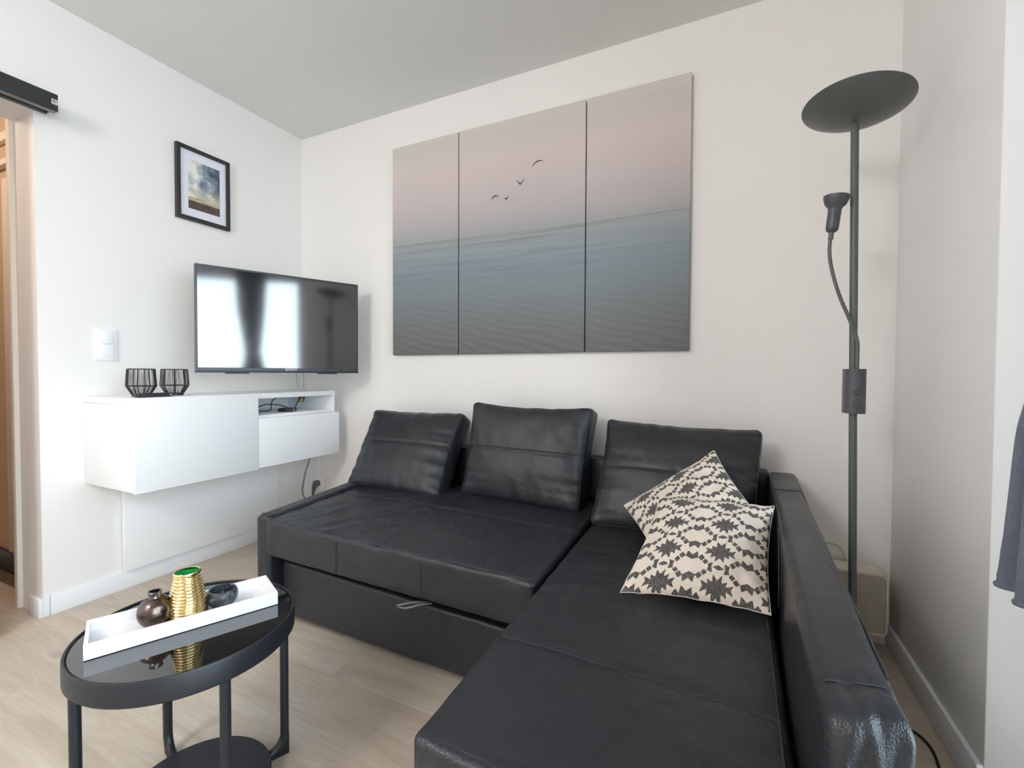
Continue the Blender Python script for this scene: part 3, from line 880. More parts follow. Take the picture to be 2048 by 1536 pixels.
# dark bronze vase
c = on_tray(0.117, 0.060)
v1 = thing('bud_vase', 'round dark bronze bud vase with a short neck on the white tray', 'vase', c)
prof = [(0.016, 0.0), (0.021, 0.002)] + [(0.0340 * math.sin(t) ** 0.9, 0.0340 - 0.0345 * math.cos(t)) for t in np.linspace(0.55, 2.72, 26)] + [(0.0135, 0.0662)]
lathe('body', M_bronze, prof, c, v1, 56)
lathe('neck', M_pewter, [(0.0135, 0.0655), (0.0125, 0.069), (0.0125, 0.0745), (0.0138, 0.0785), (0.0125, 0.080), (0.0095, 0.0792), (0.0088, 0.074), (0.009, 0.058), (0.0005, 0.056)], c, v1, 40, capb=False)

# gold ribbed vase
c = on_tray(0.177, 0.058)
v2 = thing('ribbed_vase', 'shiny gold ribbed tapering vase with green inside, on the tray', 'vase', c)
prof = []
for i in range(150):
    t = i / 149; prof.append((0.0425 - 0.0150 * t - 0.0008 * math.cos(t * 6), 0.001 + 0.104 * t))
def gold(r, z, a, i):
    ph = z / 0.0072 + 0.30 * math.sin(a + 1) + 0.16 * math.sin(2 * a + z * 60) + 0.07 * math.sin(5 * a + z * 25)
    k = 0.5 + 0.5 * math.cos(2 * math.pi * ph)
    return r - 0.0030 * (1 - k ** 0.8) - 0.0004 * math.sin(3 * a + z * 90), z
lathe('ribbed_body', M_gold, prof, c, v2, 96, gold, sm=True)
lathe('rim', M_gold, [(0.0245, 0.103), (0.0272, 0.1045), (0.0275, 0.1075), (0.0258, 0.110), (0.0238, 0.1085), (0.0235, 0.104)], c, v2, 60, capb=False)
lathe('green_interior', M_green, [(0.0238, 0.1075), (0.0245, 0.09), (0.028, 0.04), (0.029, 0.012), (0.0005, 0.010)], c, v2, 48, capb=False, label='glossy green glaze inside')

# dark stone bowl with candle
c = on_tray(0.248, 0.066)
v3 = thing('candle_bowl', 'small dark marbled stone bowl holding a candle, on the tray', 'bowl', c)
prof = [(0.016, 0.0)] + [(0.034 * math.sin(t) ** 0.8, 0.027 - 0.0275 * math.cos(t)) for t in np.linspace(0.5, 2.08, 22)] + [(0.0290, 0.0425), (0.0272, 0.0432), (0.0258, 0.042), (0.0268, 0.034), (0.0262, 0.028)]
lathe('bowl', M_stone, prof, c, v3, 56)
lathe('candle', M_glassdark, [(0.0258, 0.024), (0.0258, 0.0290), (0.022, 0.0297), (0.0005, 0.0295)], c, v3, 40, capb=True)
tube('wick', M_logo, [(c[0], c[1], c[2] + 0.029), (c[0] + 0.001, c[1], c[2] + 0.036)], 0.0008, v3, 6)

# ------------------------------------------------------------------ wall cabinet
cab = thing('wall_cabinet', 'white wall-hung media cabinet under the television', 'cabinet', (0.2, -0.62, 0.518))
CZ0, CZ1, CY0, CY1 = 0.518, 0.893, -1.128, -0.098
box('top_panel', M_lacq, 0.001, 0.382, CY0, CY1, CZ1 - 0.026, CZ1, cab, 0.0015)
box('side_panel', M_lacq, 0.001, 0.38, CY0, CY0 + 0.018, CZ0, CZ1 - 0.0265, cab, 0.0012)
box('side_panel', M_lacq, 0.001, 0.38, CY1 - 0.018, CY1, CZ0, CZ1 - 0.0265, cab, 0.0012)
box('bottom_panel', M_lacq, 0.001, 0.38, CY0 + 0.0185, CY1 - 0.0185, CZ0, CZ0 + 0.018, cab)
box('divider', M_lacq, 0.001, 0.378, -0.606, -0.588, CZ0 + 0.0185, CZ1 - 0.0265, cab)
box('shelf', M_lacq, 0.001, 0.376, -0.5875, CY1 - 0.0185, 0.766, 0.783, cab, 0.001)
box('back_panel', M_lacq, 0.001, 0.006, -0.5875, CY1 - 0.0185, CZ0 + 0.02, CZ1 - 0.0265, cab)
box('door', M_lacq, 0.383, 0.402, CY0 - 0.002, -0.6045, CZ0 - 0.003, CZ1 - 0.004, cab, 0.0015)
box('drawer', M_lacq, 0.383, 0.402, -0.6015, CY1 + 0.014, CZ0 + 0.004, 0.768, cab, 0.0015)
tag(box('wall_panel', M_lacq, 0.0125, 0.028, -1.0, -0.205, 0.086, 0.51, bev=0.001), 'white board fixed flat on the wall below the cabinet', 'panel')

# wire candle holders
def holder(label, cx, cy, rot):
    root = thing('wire_candle_holder', label, 'candle holder', (cx, cy, 0.8935), 'wire candle holders on the cabinet')
    z0, z1, z2, z3 = 0.8935, 0.898, 0.939, 1.012
    def ringp(r, z, n=8): return [(cx + r * math.cos(rot + 2 * math.pi * k / n), cy + r * math.sin(rot + 2 * math.pi * k / n), z) for k in range(n)]
    for r, z in ((0.031, z1), (0.054, z2), (0.049, z3)):
        tube('ring', M_black, ringp(r, z), 0.0021, root, 6, closed=True)
    for k in range(8):
        a = ringp(0.031, z1)[k]; b = ringp(0.054, z2)[k]; d = ringp(0.049, z3)[k]
        tube('rib', M_black, [a, b, d], 0.0021, root, 6)
    lathe('base', M_black, [(0.031, 0.0), (0.0325, 0.001), (0.0325, 0.010), (0.030, 0.011), (0.0005, 0.011)], (cx, cy, z0), root, 32)
    bm = bmesh.new(); rr = random.Random(int(cy * 1000))
    A, B, D = ringp(0.031, z1), ringp(0.054, z2), ringp(0.049, z3)
    for k in range(8):
        for j in range(1, 9):
            t = (j + rr.uniform(-0.35, 0.35)) / 9; t2 = t + rr.uniform(-0.06, 0.06)
            pa, pb, pd = [Vector(X[k]) * (1 - tt) + Vector(X[(k + 1) % 8]) * tt for X, tt in ((A, t2), (B, t), (D, t2))]
            add_tube(bm, [pa, pb, pd], 0.0006, 4)
    finish('wire_threads', to_mesh(bm), M_black, root)['kind'] = 'stuff'
holder('black wire candle holder on the white cabinet, the left one of two', 0.21, -1.012, 0.1)
holder('black wire candle holder on the white cabinet, the one nearer the television', 0.21, -0.880, 0.32)

# remote on the cabinet
rc = thing('remote_control', 'slim black remote control lying before the candle holders', 'remote', (0.30, -0.99, 0.8935))
bm = bmesh.new(); add_box(bm, 0.281, 0.318, -1.078, -0.945, 0.894, 0.9095, 0.005, 3)
finish('remote_body', to_mesh(bm), M_remote, rc, smooth=35)
lathe('power_button', M_logo, [(0.0028, 0), (0.0028, 0.0012), (0.0005, 0.0014)], (0, 0, 0), rc, 14,
      xf=Matrix.Translation((0.318, -0.954, 0.902)) @ Matrix.Rotation(math.radians(90), 4, 'Y'))
for k in range(4):
    box('button', M_tvdark, 0.290, 0.309, -1.06 + k * 0.026, -1.046 + k * 0.026, 0.9094, 0.9108, rc, 0.0004, 1)

# media box with its cables and a round receiver in the open compartment
mb = thing('media_box', 'small black streaming box on the open cabinet shelf', 'media box', (0.30, -0.345, 0.7835))
mx = Matrix.Translation((0.285, -0.345, 0.784)) @ Matrix.Rotation(math.radians(38), 4, 'Z')
box('box_body', M_tvdark, -0.04, 0.04, -0.04, 0.04, 0.0, 0.018, mb, 0.004, xf=mx)
box('front_light', M_silver, 0.0385, 0.0412, -0.0412, -0.0385, 0.003, 0.015, mb, 0, xf=mx)
cb = tag(tube('coiled_cable', M_bcable, smooth_path([(0.27, -0.31, 0.790), (0.22, -0.33, 0.812), (0.20, -0.40, 0.822), (0.20, -0.45, 0.815), (0.20, -0.47, 0.795), (0.22, -0.44, 0.788),
     (0.24, -0.415, 0.797), (0.235, -0.41, 0.825), (0.21, -0.37, 0.852), (0.19, -0.30, 0.856), (0.17, -0.20, 0.858), (0.165, -0.17, 0.857)], 8), 0.0028, None, 8, loc=(0.24, -0.4, 0.7835)),
     'thin black cable looping up behind the streaming box', 'cable')
rx = thing('round_receiver', 'small round grey receiver hanging at the top of the open compartment', 'receiver', (0.18, -0.165, 0.80))
dx = Matrix.Translation((0.18, -0.165, 0.842)) @ Matrix.Rotation(math.radians(4), 4, 'Z') @ Matrix.Rotation(math.radians(96), 4, 'Y')
lathe('disc', M_plug, [(0.018, -0.004), (0.0225, -0.003), (0.0235, 0.0), (0.0225, 0.003), (0.018, 0.004), (0.0005, 0.0045)], (0, 0, 0), rx, 32, xf=dx)
M_amber = simple('amber_plastic', srgb(196, 156, 96), 0.3)
lathe('amber_face', M_amber, [(0.0145, 0.0), (0.0145, 0.0055), (0.0005, 0.006)], (0, 0, 0), rx, 28, xf=dx @ Matrix.Translation((0.006, -0.008, 0.0)))
tube('stalk', M_bcable, smooth_path([(0.20, -0.18, 0.855), (0.23, -0.235, 0.825), (0.25, -0.27, 0.795), (0.252, -0.272, 0.785)], 6), 0.0026, rx, 8)

# ------------------------------------------------------------------ television on its arm
tvL, tvR = Vector((0.296, -0.838, 0)), Vector((0.600, -0.135, 0))
TVW = (tvR - tvL).length; tvx = (tvR - tvL).normalized(); tvn = Vector((tvx.y, -tvx.x, 0))   # tvn faces the room
TM = Matrix((tvx, Vector((0, 0, 1)), tvn)).transposed().to_4x4(); TM.translation = tvL + Vector((0, 0, 1.0))
TVH = 0.498
tv = thing('television', 'black flat television on a wall arm above the white cabinet', 'television', tuple((tvL + tvR) / 2 + Vector((0, 0, 1.0))))
bz, bb = 0.009, 0.022
bm = bmesh.new()
add_box(bm, 0, bz, 0, TVH, -0.03, 0.004, 0.001, 1); add_box(bm, TVW - bz, TVW, 0, TVH, -0.03, 0.004, 0.001, 1)
add_box(bm, bz, TVW - bz, TVH - bz, TVH, -0.03, 0.004, 0.001, 1); add_box(bm, bz, TVW - bz, 0.006, bb, -0.03, 0.005, 0.001, 1)
bmesh.ops.transform(bm, matrix=TM, verts=bm.verts)
finish('bezel', to_mesh(bm), M_tv, tv, smooth=35)
box('bottom_strip', M_tvdark, 0, TVW, -0.002, 0.0058, -0.035, 0.006, tv, 0.001, 1, xf=TM)
box('screen', M_screen, bz, TVW - bz, bb, TVH - bz, -0.006, 0.001, tv, 0, xf=TM)
box('back_shell', M_tvdark, 0.03, TVW - 0.03, 0.02, TVH - 0.03, -0.055, -0.0062, tv, 0.012, xf=TM)
for a in (0.17, 0.60):
    box('speaker_slot', M_tvdark, a - 0.05, a + 0.05, -0.007, -0.0022, -0.03, -0.006, tv, 0.001, 1, xf=TM)
me = text_mesh('SONY', 0.0165, 0.0002)
for v in me.vertices: v.co.x *= 1.35
me.transform(Matrix.Translation((TVW * 0.535, 0.0138, 0.0053))); me.transform(TM)
finish('logo', me, M_logo, tv)
# arm to the wall
ax = lambda a, b, c: TM @ Vector((a, b, c))
bm = bmesh.new(); add_tube(bm, [ax(TVW * 0.45, 0.26, -0.055), ax(TVW * 0.45, 0.26, -0.11), Vector((0.16, -0.30, 1.26)), Vector((0.10, -0.36, 1.26)), Vector((0.002, -0.36, 1.26))], 0.016, 10)
finish('wall_arm', to_mesh(bm), M_tvdark, tv, smooth=50)
box('wall_plate', M_tvdark, 0.001, 0.012, -0.42, -0.30, 1.16, 1.36, tv, 0.002)

# cable trunk in the corner and TV lead
tag(box('cable_trunk', M_trim, 0.0005, 0.012, -0.034, -0.010, 0.895, 1.20, bev=0.001, loc=(0.006, -0.02, 0.895)), 'white cable trunking in the corner behind the television', 'cable trunk')
tag(tube('antenna_lead', M_cable, smooth_path([(0.012, -0.062, 1.15), (0.012, -0.06, 1.0), (0.014, -0.052, 0.90)], 6), 0.0016, None, 6, loc=(0.012, -0.06, 0.9)), 'thin pale lead hanging behind the television', 'cable')

# socket, plug, cover plate and power cable on the back wall under the cabinet
sk = thing('wall_socket', 'white wall socket with a grey plug in it, beside the sofa', 'socket', (0.145, -0.001, 0.27))
box('plate', M_sock, 0.100, 0.192, -0.007, -0.0005, 0.235, 0.34, sk, 0.002)
box('insert', M_sock, 0.118, 0.174, -0.009, -0.0071, 0.26, 0.316, sk, 0.002)
pl = thing('power_plug', 'grey angled power plug in the wall socket', 'plug', (0.135, -0.03, 0.27))
lathe('plug_head', M_plug, [(0.019, 0.0), (0.020, 0.004), (0.019, 0.026), (0.012, 0.034), (0.0005, 0.035)], (0, 0, 0), pl, 28,
      xf=Matrix.Translation((0.14, -0.0092, 0.292)) @ Matrix.Rotation(math.radians(90), 4, 'X'))
tube('plug_tail', M_plug, [(0.14, -0.028, 0.300), (0.132, -0.034, 0.272), (0.122, -0.034, 0.235), (0.120, -0.034, 0.205), (0.121, -0.034, 0.10), (0.13, -0.034, 0.01)], [0.013, 0.014, 0.009, 0.005, 0.0035, 0.0035], pl, 12)
cp = tag(box('cover_plate', M_trim, 0.108, 0.150, -0.010, -0.0005, 0.375, 0.50, bev=0.001), 'narrow white cable cover on the wall above the socket', 'cover plate')
tag(tube('power_cable', M_cable, smooth_path([(0.245, -0.16, 0.515), (0.235, -0.16, 0.47), (0.205, -0.16, 0.40), (0.178, -0.155, 0.32), (0.168, -0.15, 0.26), (0.18, -0.13, 0.20), (0.20, -0.12, 0.11), (0.21, -0.11, 0.006)], 8), 0.0046, None, 10, loc=(0.19, -0.14, 0.0)),
    'grey power cable hanging from the cabinet to behind the sofa', 'cable')

# ------------------------------------------------------------------ light switch, picture, sliding rail
sw = thing('light_switch', 'white double light switch on the left wall', 'light switch', (0.0, -1.044, 1.12))
box('switch_plate', M_sock, 0.0005, 0.008, -1.083, -1.006, 1.050, 1.190, sw, 0.002)
for z in (1.066, 1.124):
    box('rocker', M_sock, 0.0075, 0.0125, -1.065, -1.022, z, z + 0.050, sw, 0.0012)

pic = thing('framed_picture', 'small black framed cloud photograph on the left wall', 'picture', (0.0, -0.622, 1.776))
PY0, PY1, PZ0, PZ1, FW = -0.757, -0.488, 1.775, 2.146, 0.019
bm = bmesh.new()
add_box(bm, 0.001, 0.022, PY0, PY0 + FW, PZ0, PZ1, 0.0012, 1); add_box(bm, 0.001, 0.022, PY1 - FW, PY1, PZ0, PZ1, 0.0012, 1)
add_box(bm, 0.001, 0.022, PY0 + FW, PY1 - FW, PZ1 - FW, PZ1, 0.0012, 1); add_box(bm, 0.001, 0.022, PY0 + FW, PY1 - FW, PZ0, PZ0 + FW, 0.0012, 1)
finish('frame', to_mesh(bm), M_frame, pic, smooth=35)
box('mount', M_mat, 0.004, 0.012, PY0 + FW - 0.001, PY1 - FW + 0.001, PZ0 + FW - 0.001, PZ1 - FW + 0.001, pic)
def print_quad(name, mat, x, y0, y1, z0, z1, parent):
    me = bpy.data.meshes.new('m'); d = 0.0006
    me.from_pydata([(x, y0, z0), (x, y1, z0), (x, y1, z1), (x, y0, z1), (x - d, y0, z0), (x - d, y1, z0), (x - d, y1, z1), (x - d, y0, z1)], [],
                   [(0, 1, 2, 3), (7, 6, 5, 4), (0, 4, 5, 1), (1, 5, 6, 2), (2, 6, 7, 3), (3, 7, 4, 0)])
    uv = me.uv_layers.new(name='UVMap')
    for lp_ in me.loops:
        co = me.vertices[lp_.vertex_index].co; uv.data[lp_.index].uv = ((co.y - y0) / (y1 - y0), (co.z - z0) / (z1 - z0))
    return finish(name, me, mat, parent)
print_quad('photo_print', M_cloud, 0.0128, PY0 + 0.058, PY1 - 0.052, PZ0 + 0.062, PZ1 - 0.062, pic)

rail = thing('door_rail', 'anthracite sliding door rail above the hallway opening', 'door rail', (0.05, -2.0, 2.06))
RX1, RY1 = 0.10, -1.228
box('rail_cover', M_rail, 0.094, RX1, -3.1, RY1, 2.024, 2.090, rail, 0.001)
box('rail_top', M_rail, 0.001, 0.0935, -3.1, RY1, 2.082, 2.090, rail, 0.001)
box('rail_end', M_rail, 0.001, 0.0935, RY1 - 0.006, RY1, 2.040, 2.0815, rail, 0.0008)
box('rail_lip', M_railu, 0.068, 0.0935, -3.1, RY1 - 0.001, 2.024, 2.034, rail, 0.001)
box('rail_track', M_tvdark, 0.012, 0.0675, -3.1, RY1 - 0.004, 2.044, 2.056, rail)
box('rail_lip', M_railu, 0.001, 0.0115, -3.1, RY1 - 0.004, 2.036, 2.046, rail, 0.0005, 1)
box('maker_plate', M_silver, RX1 + 0.0001, RX1 + 0.0012, RY1 - 0.020, RY1 - 0.0005, 2.047, 2.068, rail, 0.0003, 1, label='small silver maker plate')
def scribble(pts): return [(RX1 + 0.0014, RY1 - 0.0175 + a * 0.015, 2.055 + b * 0.010) for a, b in pts]
tube('maker_mark', M_ink, smooth_path(scribble([(0, 0.5), (0.1, 0.9), (0.18, 0.45), (0.28, 0.8), (0.34, 0.3), (0.42, -0.25), (0.38, 0.6), (0.52, 0.5), (0.62, 0.65), (0.72, 0.42), (0.84, 0.62), (1.0, 0.5)]), 4), 0.0006, rail, 5)

# ------------------------------------------------------------------ triptych of canvases
CX0, CX1, CZa, CZb = 0.760, 2.352, 1.103, 2.276
def canvas(label, x0, x1):
    root = thing('canvas_print', label, 'canvas', ((x0 + x1) / 2, 0.0, CZa), 'seascape canvases on the back wall')
    me = bpy.data.meshes.new('m'); y0, y1, b = -0.026, -0.001, 0.0015
    bm = bmesh.new(); add_box(bm, x0, x1, y0, y1, CZa, CZb, 0.0012, 1); me = to_mesh(bm)
    uv = me.uv_layers.new(name='UVMap')
    for lp_ in me.loops:
        co = me.vertices[lp_.vertex_index].co; uv.data[lp_.index].uv = ((co.x - CX0) / (CX1 - CX0), (co.z - CZa) / (CZb - CZa))
    finish('stretched_canvas', me, M_sea, root)
    return root
canvas('narrow left canvas of the three-part pale pink and grey seascape', CX0, 1.1985)
mid = canvas('wide middle canvas of the seascape, with four flying birds', 1.2045, 1.893)
canvas('right canvas of the three-part seascape, nearest the floor lamp', 1.899, CX1)
def bird(cx, cz, pts, body):
    y = -0.0266; bm = bmesh.new()
    S = 0.0255
    add_tube(bm, [(cx + a * S, y, cz + b * S) for a, b in smooth2(pts)], [0.0009 + 0.0022 * math.sin(math.pi * k / (len(smooth2(pts)) - 1)) ** 0.7 for k in range(len(smooth2(pts)))], 6)
    bx, bz_ = body
    add_tube(bm, [(cx + bx * S, y, cz + (bz_ + 0.16) * S), (cx + bx * S, y, cz + bz_ * S), (cx + bx * S, y, cz + (bz_ - 0.16) * S)], [0.0010, 0.0034, 0.0009], 6)
    bmesh.ops.scale(bm, vec=(1, 0.2, 1), verts=bm.verts, space=Matrix.Translation((0, -y, 0)))
    finish('printed_bird', to_mesh(bm), M_ink, mid)
def smooth2(pts): return [(p.x, p.y) for p in smooth_path([(a, b, 0) for a, b in pts], 5)]
bird(1.653, 2.033, [(-1.15, -0.75), (-0.6, -0.15), (-0.05, 0.12), (0.4, 0.2), (1.1, -0.05)], (-0.05, 0.12))
bird(1.561, 1.949, [(-0.8, 0.65), (-0.35, 0.05), (0.0, -0.3), (0.35, 0.05), (0.95, 0.55)], (-0.05, -0.3))
bird(1.419, 1.903, [(-0.85, -0.65), (-0.45, -0.1), (0.0, 0.08), (0.4, 0.1), (0.85, -0.3)], (0.0, 0.06))
bird(1.484, 1.882, [(-0.5, 0.02), (-0.2, 0.1), (0.02, -0.05), (0.2, 0.12), (0.5, 0.42)], (0.02, -0.1))

# ------------------------------------------------------------------ floor lamp
LX, LY = 2.851, -0.42
lamp = thing('floor_lamp', 'tall grey uplighter floor lamp with a dish shade and reading arm', 'lamp', (LX, LY, 0))
lathe('base', M_lamp, [(0.0005, 0.0), (0.098, 0.0), (0.10, 0.004), (0.10, 0.016), (0.092, 0.022), (0.02, 0.026), (0.0005, 0.026)], (LX, LY, 0), lamp, 64, capb=False)
tube('pole', M_lamp, [(LX + 0.014, LY, 0.024), (LX, LY, 0.9), (LX - 0.010, LY, 1.7272)], 0.0105, lamp, 20)
tube('pole_tip', M_lamp, [(LX - 0.010, LY, 1.7277), (LX - 0.010, LY, 1.7508), (LX - 0.010, LY, 1.7572)], [0.0105, 0.0102, 0.0064], lamp, 20)
dish = []
for k in range(25):
    t = k / 24; dish.append((0.139 * t + 0.0004, 0.051 * t ** 1.9))
inner = [(r * 0.985, z + 0.003) for r, z in dish[::-1]]
DX = Matrix.Translation((LX - 0.010, LY, 1.7617)) @ Matrix.Rotation(math.radians(4), 4, 'Y') @ Matrix.Rotation(math.radians(-6), 4, 'X')
lathe('dish_shade', M_lamp, dish + [(0.1404, 0.0523)] + inner, (0, 0, 0), lamp, 80, capb=False, xf=DX)
# switch housing
bm = bmesh.new(); n = 24; r0 = 0.0277; ringA, ringB = [], []
for k in range(n + 1):
    a = math.pi * k / n
    for ring, z in ((ringA, 0.8846), (ringB, 1.0182)):
        ring.append(bm.verts.new((LX + 0.002 + r0 * math.cos(a), LY - 0.006 - 0.030 * math.sin(a), z)))
for ring, z in ((ringA, 0.8846), (ringB, 1.0182)):
    ring.append(bm.verts.new((LX + 0.002 - r0, LY + 0.014, z))); ring.append(bm.verts.new((LX + 0.002 + r0, LY + 0.014, z)))
m_ = len(ringA)
for k in range(m_): bm.faces.new((ringA[k], ringA[(k + 1) % m_], ringB[(k + 1) % m_], ringB[k]))
bm.faces.new(ringA[::-1]); bm.faces.new(ringB)
finish('switch_housing', to_mesh(bm), M_lampbox, lamp, smooth=40)
for z in (0.9091, 0.9491):
    lathe('dimmer_knob', M_lampbox, [(0.0068, 0.0), (0.0068, 0.009), (0.0058, 0.0105), (0.0005, 0.0107)], (0, 0, 0), lamp, 20,
          xf=Matrix.Translation((LX - 0.002, LY - 0.0355, z)) @ Matrix.Rotation(math.radians(90), 4, 'X'))
# flexible reading arm and its spot head
gy = LY - 0.021
flex = smooth_path([(LX + 0.004, gy, 1.0182), (LX + 0.004, gy, 1.0545), (LX + 0.002, gy, 1.1045), (LX - 0.016, gy, 1.1636), (LX - 0.0455, gy, 1.2454), (LX - 0.0655, gy, 1.3272), (LX - 0.071, gy, 1.3818), (LX - 0.0675, gy, 1.4318)], 14)
rr = [0.0050 + 0.0004 * (1 if i % 2 else -1) for i in range(len(flex))]
tube('flexible_arm', M_lamp, flex, rr, lamp, 10)
tube('arm_collar', M_lamp, [(LX - 0.0687, gy, 1.4109), (LX - 0.0669, gy, 1.4345)], 0.0068, lamp, 12)
HX = Matrix.Translation((LX - 0.0669, gy, 1.4309)) @ Matrix.Rotation(math.radians(6), 4, 'Y')
lathe('spot_head', M_lampbox, [(0.00045, 0), (0.00909, 0.00091), (0.01527, 0.00636), (0.01682, 0.01454), (0.01727, 0.06817), (0.01954, 0.07454), (0.02818, 0.08454), (0.03318, 0.09999), (0.03436, 0.10817), (0.03272, 0.10817), (0.02727, 0.08908), (0.01545, 0.08181), (0.00045, 0.07999)],
      (0, 0, 0), lamp, 40, capb=False, xf=HX)

# ------------------------------------------------------------------ convector heater low on the back wall
ht = thing('wall_heater', 'cream convector heater low on the wall behind the floor lamp', 'heater', (2.86, -0.06, 0.075))
HX0, HX1, HZ0, HZ1 = 2.628, 3.030, 0.072, 0.292
def rrect(x0, x1, z0, z1, r, n=8):
    out = []
    for cx_, cz_, a0 in ((x1 - r, z1 - r, 0), (x0 + r, z1 - r, 90), (x0 + r, z0 + r, 180), (x1 - r, z0 + r, 270)):
        for k in range(n + 1):
            a = math.radians(a0 + 90 * k / n); out.append((cx_ + r * math.cos(a), cz_ + r * math.sin(a)))
    return out
def rprism(name, mat, x0, x1, z0, z1, r, y0, y1, parent, hole=None):
    bm = bmesh.new(); A = [bm.verts.new((x, y0, z)) for x, z in rrect(x0, x1, z0, z1, r)]; B = [bm.verts.new((x, y1, z)) for x, z in rrect(x0, x1, z0, z1, r)]
    n = len(A)
    for i in range(n): bm.faces.new((A[i], A[(i + 1) % n], B[(i + 1) % n], B[i]))
    if hole:
        C_ = [bm.verts.new((x, y0, z)) for x, z in rrect(x0 + hole, x1 - hole, z0 + hole, z1 - hole, max(r - hole, 0.004))]
        D_ = [bm.verts.new((x, y1, z)) for x, z in rrect(x0 + hole, x1 - hole, z0 + hole, z1 - hole, max(r - hole, 0.004))]
        for i in range(n):
            j = (i + 1) % n
            bm.faces.new((A[i], C_[i], C_[j], A[j])); bm.faces.new((C_[i], D_[i], D_[j], C_[j])); bm.faces.new((B[i], B[j], D_[j], D_[i]))
    else:
        bm.faces.new(A); bm.faces.new(B[::-1])
    return finish(name, to_mesh(bm), mat, parent, smooth=35)
rprism('housing', M_heat, HX0, HX1, HZ0, HZ1, 0.022, -0.098, -0.014, ht)
rprism('front_frame', M_heat, HX0, HX1, HZ0, HZ1, 0.022, -0.108, -0.0982, ht, hole=0.007)
rprism('mesh_grille', M_grille, HX0 + 0.0075, HX1 - 0.0075, HZ0 + 0.0075, HZ1 - 0.0075, 0.015, -0.104, -0.0983, ht)
box('bottom_bracket', M_heat, HX1 - 0.16, HX1 - 0.05, -0.09, -0.03, 0.060, 0.0718, ht, 0.002)
tag(tube('heater_cable', M_heat, smooth_path([(2.80, -0.03, 0.20), (2.815, -0.012, 0.30), (2.85, -0.008, 0.345), (2.885, -0.008, 0.352), (2.91, -0.010, 0.335), (2.925, -0.013, 0.295), (2.93, -0.0125, 0.27)], 8), 0.003, None, 8, loc=(2.87, -0.01, 0.28)),
    'cream cable arching above the heater', 'cable')

# black cable on the floor by the right wall
tag(tube('floor_cable', M_bcable, smooth_path([(2.89, -0.372, 0.004), (2.90, -0.44, 0.004), (2.945, -0.482, 0.004), (2.985, -0.498, 0.004), (3.001, -0.515, 0.004), (3.010, -0.548, 0.004), (3.010, -0.585, 0.004), (3.003, -0.63, 0.004), (2.985, -0.72, 0.004)], 8), 0.0036, None, 8, loc=(2.96, -0.5, 0.0)),
    'thin black cable on the floor between sofa arm and right wall', 'cable')

# ------------------------------------------------------------------ curtain at the balcony door
cur = thing('curtain', 'dark slate curtain hanging at the right edge by the window recess', 'curtain', (2.98, -1.13, 0.60))
Zs = [2.16, 1.9, 1.6, 1.35, 1.2, 1.1, 1.0, 0.906, 0.785, 0.692, 0.612]
Ed = [-1.02, -1.03, -1.05, -1.075, -1.09, -1.07, -1.035, -1.000, -0.970, -0.945, -0.922]   # edge nearest the back wall
Ef = [-1.30, -1.30, -1.28, -1.24, -1.22, -1.23, -1.27, -1.31, -1.36, -1.39, -1.42]
zz = np.linspace(2.16, 0.612, 90); V = []; NU = 120
for z in zz:
    e0 = np.interp(z, Zs[::-1], Ed[::-1]); e1 = np.interp(z, Zs[::-1], Ef[::-1])
    amp = 0.024 * min(1.0, abs(e1 - e0) / 0.3) + 0.006
    for i in range(NU + 1):
        t = i / NU; yy = e0 + (e1 - e0) * t
        V.append((2.985 + amp * math.sin(t * 6.5 * 2 * math.pi + 0.5) * min(1, t * 8) + 0.004 * N3(t * 6, z * 4, 2.0), yy + 0.002 * N3(z * 30, t, 1) * (1 - t), z - 0.012 * t * (1 if z < 0.7 else 0)))
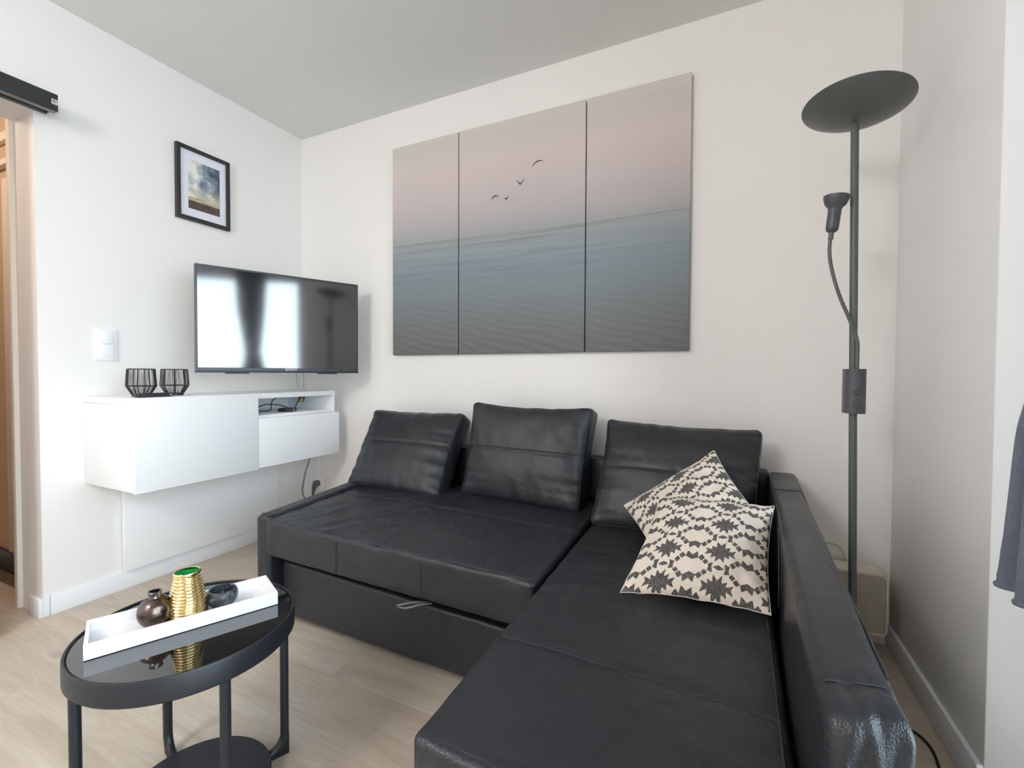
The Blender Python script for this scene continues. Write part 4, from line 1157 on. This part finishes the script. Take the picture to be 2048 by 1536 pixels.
Q = [(j * (NU + 1) + i, j * (NU + 1) + i + 1, (j + 1) * (NU + 1) + i + 1, (j + 1) * (NU + 1) + i) for j in range(89) for i in range(NU)]
o = finish('drape', mesh_from(V, Q), M_curtain, cur, smooth=True)
sm = o.modifiers.new('thickness', 'SOLIDIFY'); sm.thickness = 0.004; sm.offset = 0
hem = [Vector(V[89 * (NU + 1) + i]) + Vector((0, 0, 0.004)) for i in range(NU + 1)]
tube('hem', M_curtain, hem, 0.0055, cur, 8)
edge = [Vector(V[j * (NU + 1)]) for j in range(90)]
tube('side_hem', M_curtain, edge, 0.0038, cur, 8)
rod = thing('curtain_rod', 'dark curtain rod above the balcony door', 'curtain rod', (2.985, -2.0, 2.18))
tube('rod', M_rail, [(2.985, -3.2, 2.18), (2.985, -0.80, 2.18)], 0.011, rod, 14)
for yy in (-3.1, -0.86):
    tube('bracket', M_rail, [(3.0595, yy, 2.18), (2.985, yy, 2.18)], 0.007, rod, 10)

# ------------------------------------------------------------------ unseen globe added around the fill light (behind the camera)
k = NT('fill_globe_glow'); k.set(Base_Color=(1, 0.95, 0.9, 1))
k.b.inputs['Transmission Weight'].default_value = 0.0
gt = k.n('BsdfTransparent'); gd = k.n('Emission'); gd.inputs[0].default_value = (1, 0.93, 0.88, 1); gd.inputs[1].default_value = 4.0
gm = k.n('MixShader'); gm.inputs[0].default_value = 0.35; k.l(gt.outputs[0], gm.inputs[1]); k.l(gd.outputs[0], gm.inputs[2])
k.l(gm.outputs[0], k.t.nodes['Material Output'].inputs[0])
rl = thing('added_fill_globe', 'unseen glowing globe added behind the viewer as fill light', 'lamp', (1.3, -3.4, 1.81))
lathe('globe', k.m, [(0.002 + 0.29 * math.sin(t), 2.10 - 0.29 * math.cos(t)) for t in np.linspace(0.0, math.pi - 0.15, 28)], (1.3, -3.4, 0.0), rl, 40, capb=False, sm=True)
tube('cord', M_bcable, [(1.3, -3.4, 2.38), (1.3, -3.4, 2.499)], 0.004, rl, 8)
lathe('ceiling_rose', M_trim, [(0.05, 0.0), (0.05, 0.02), (0.0005, 0.0205)], (1.3, -3.4, 2.478), rl, 32)
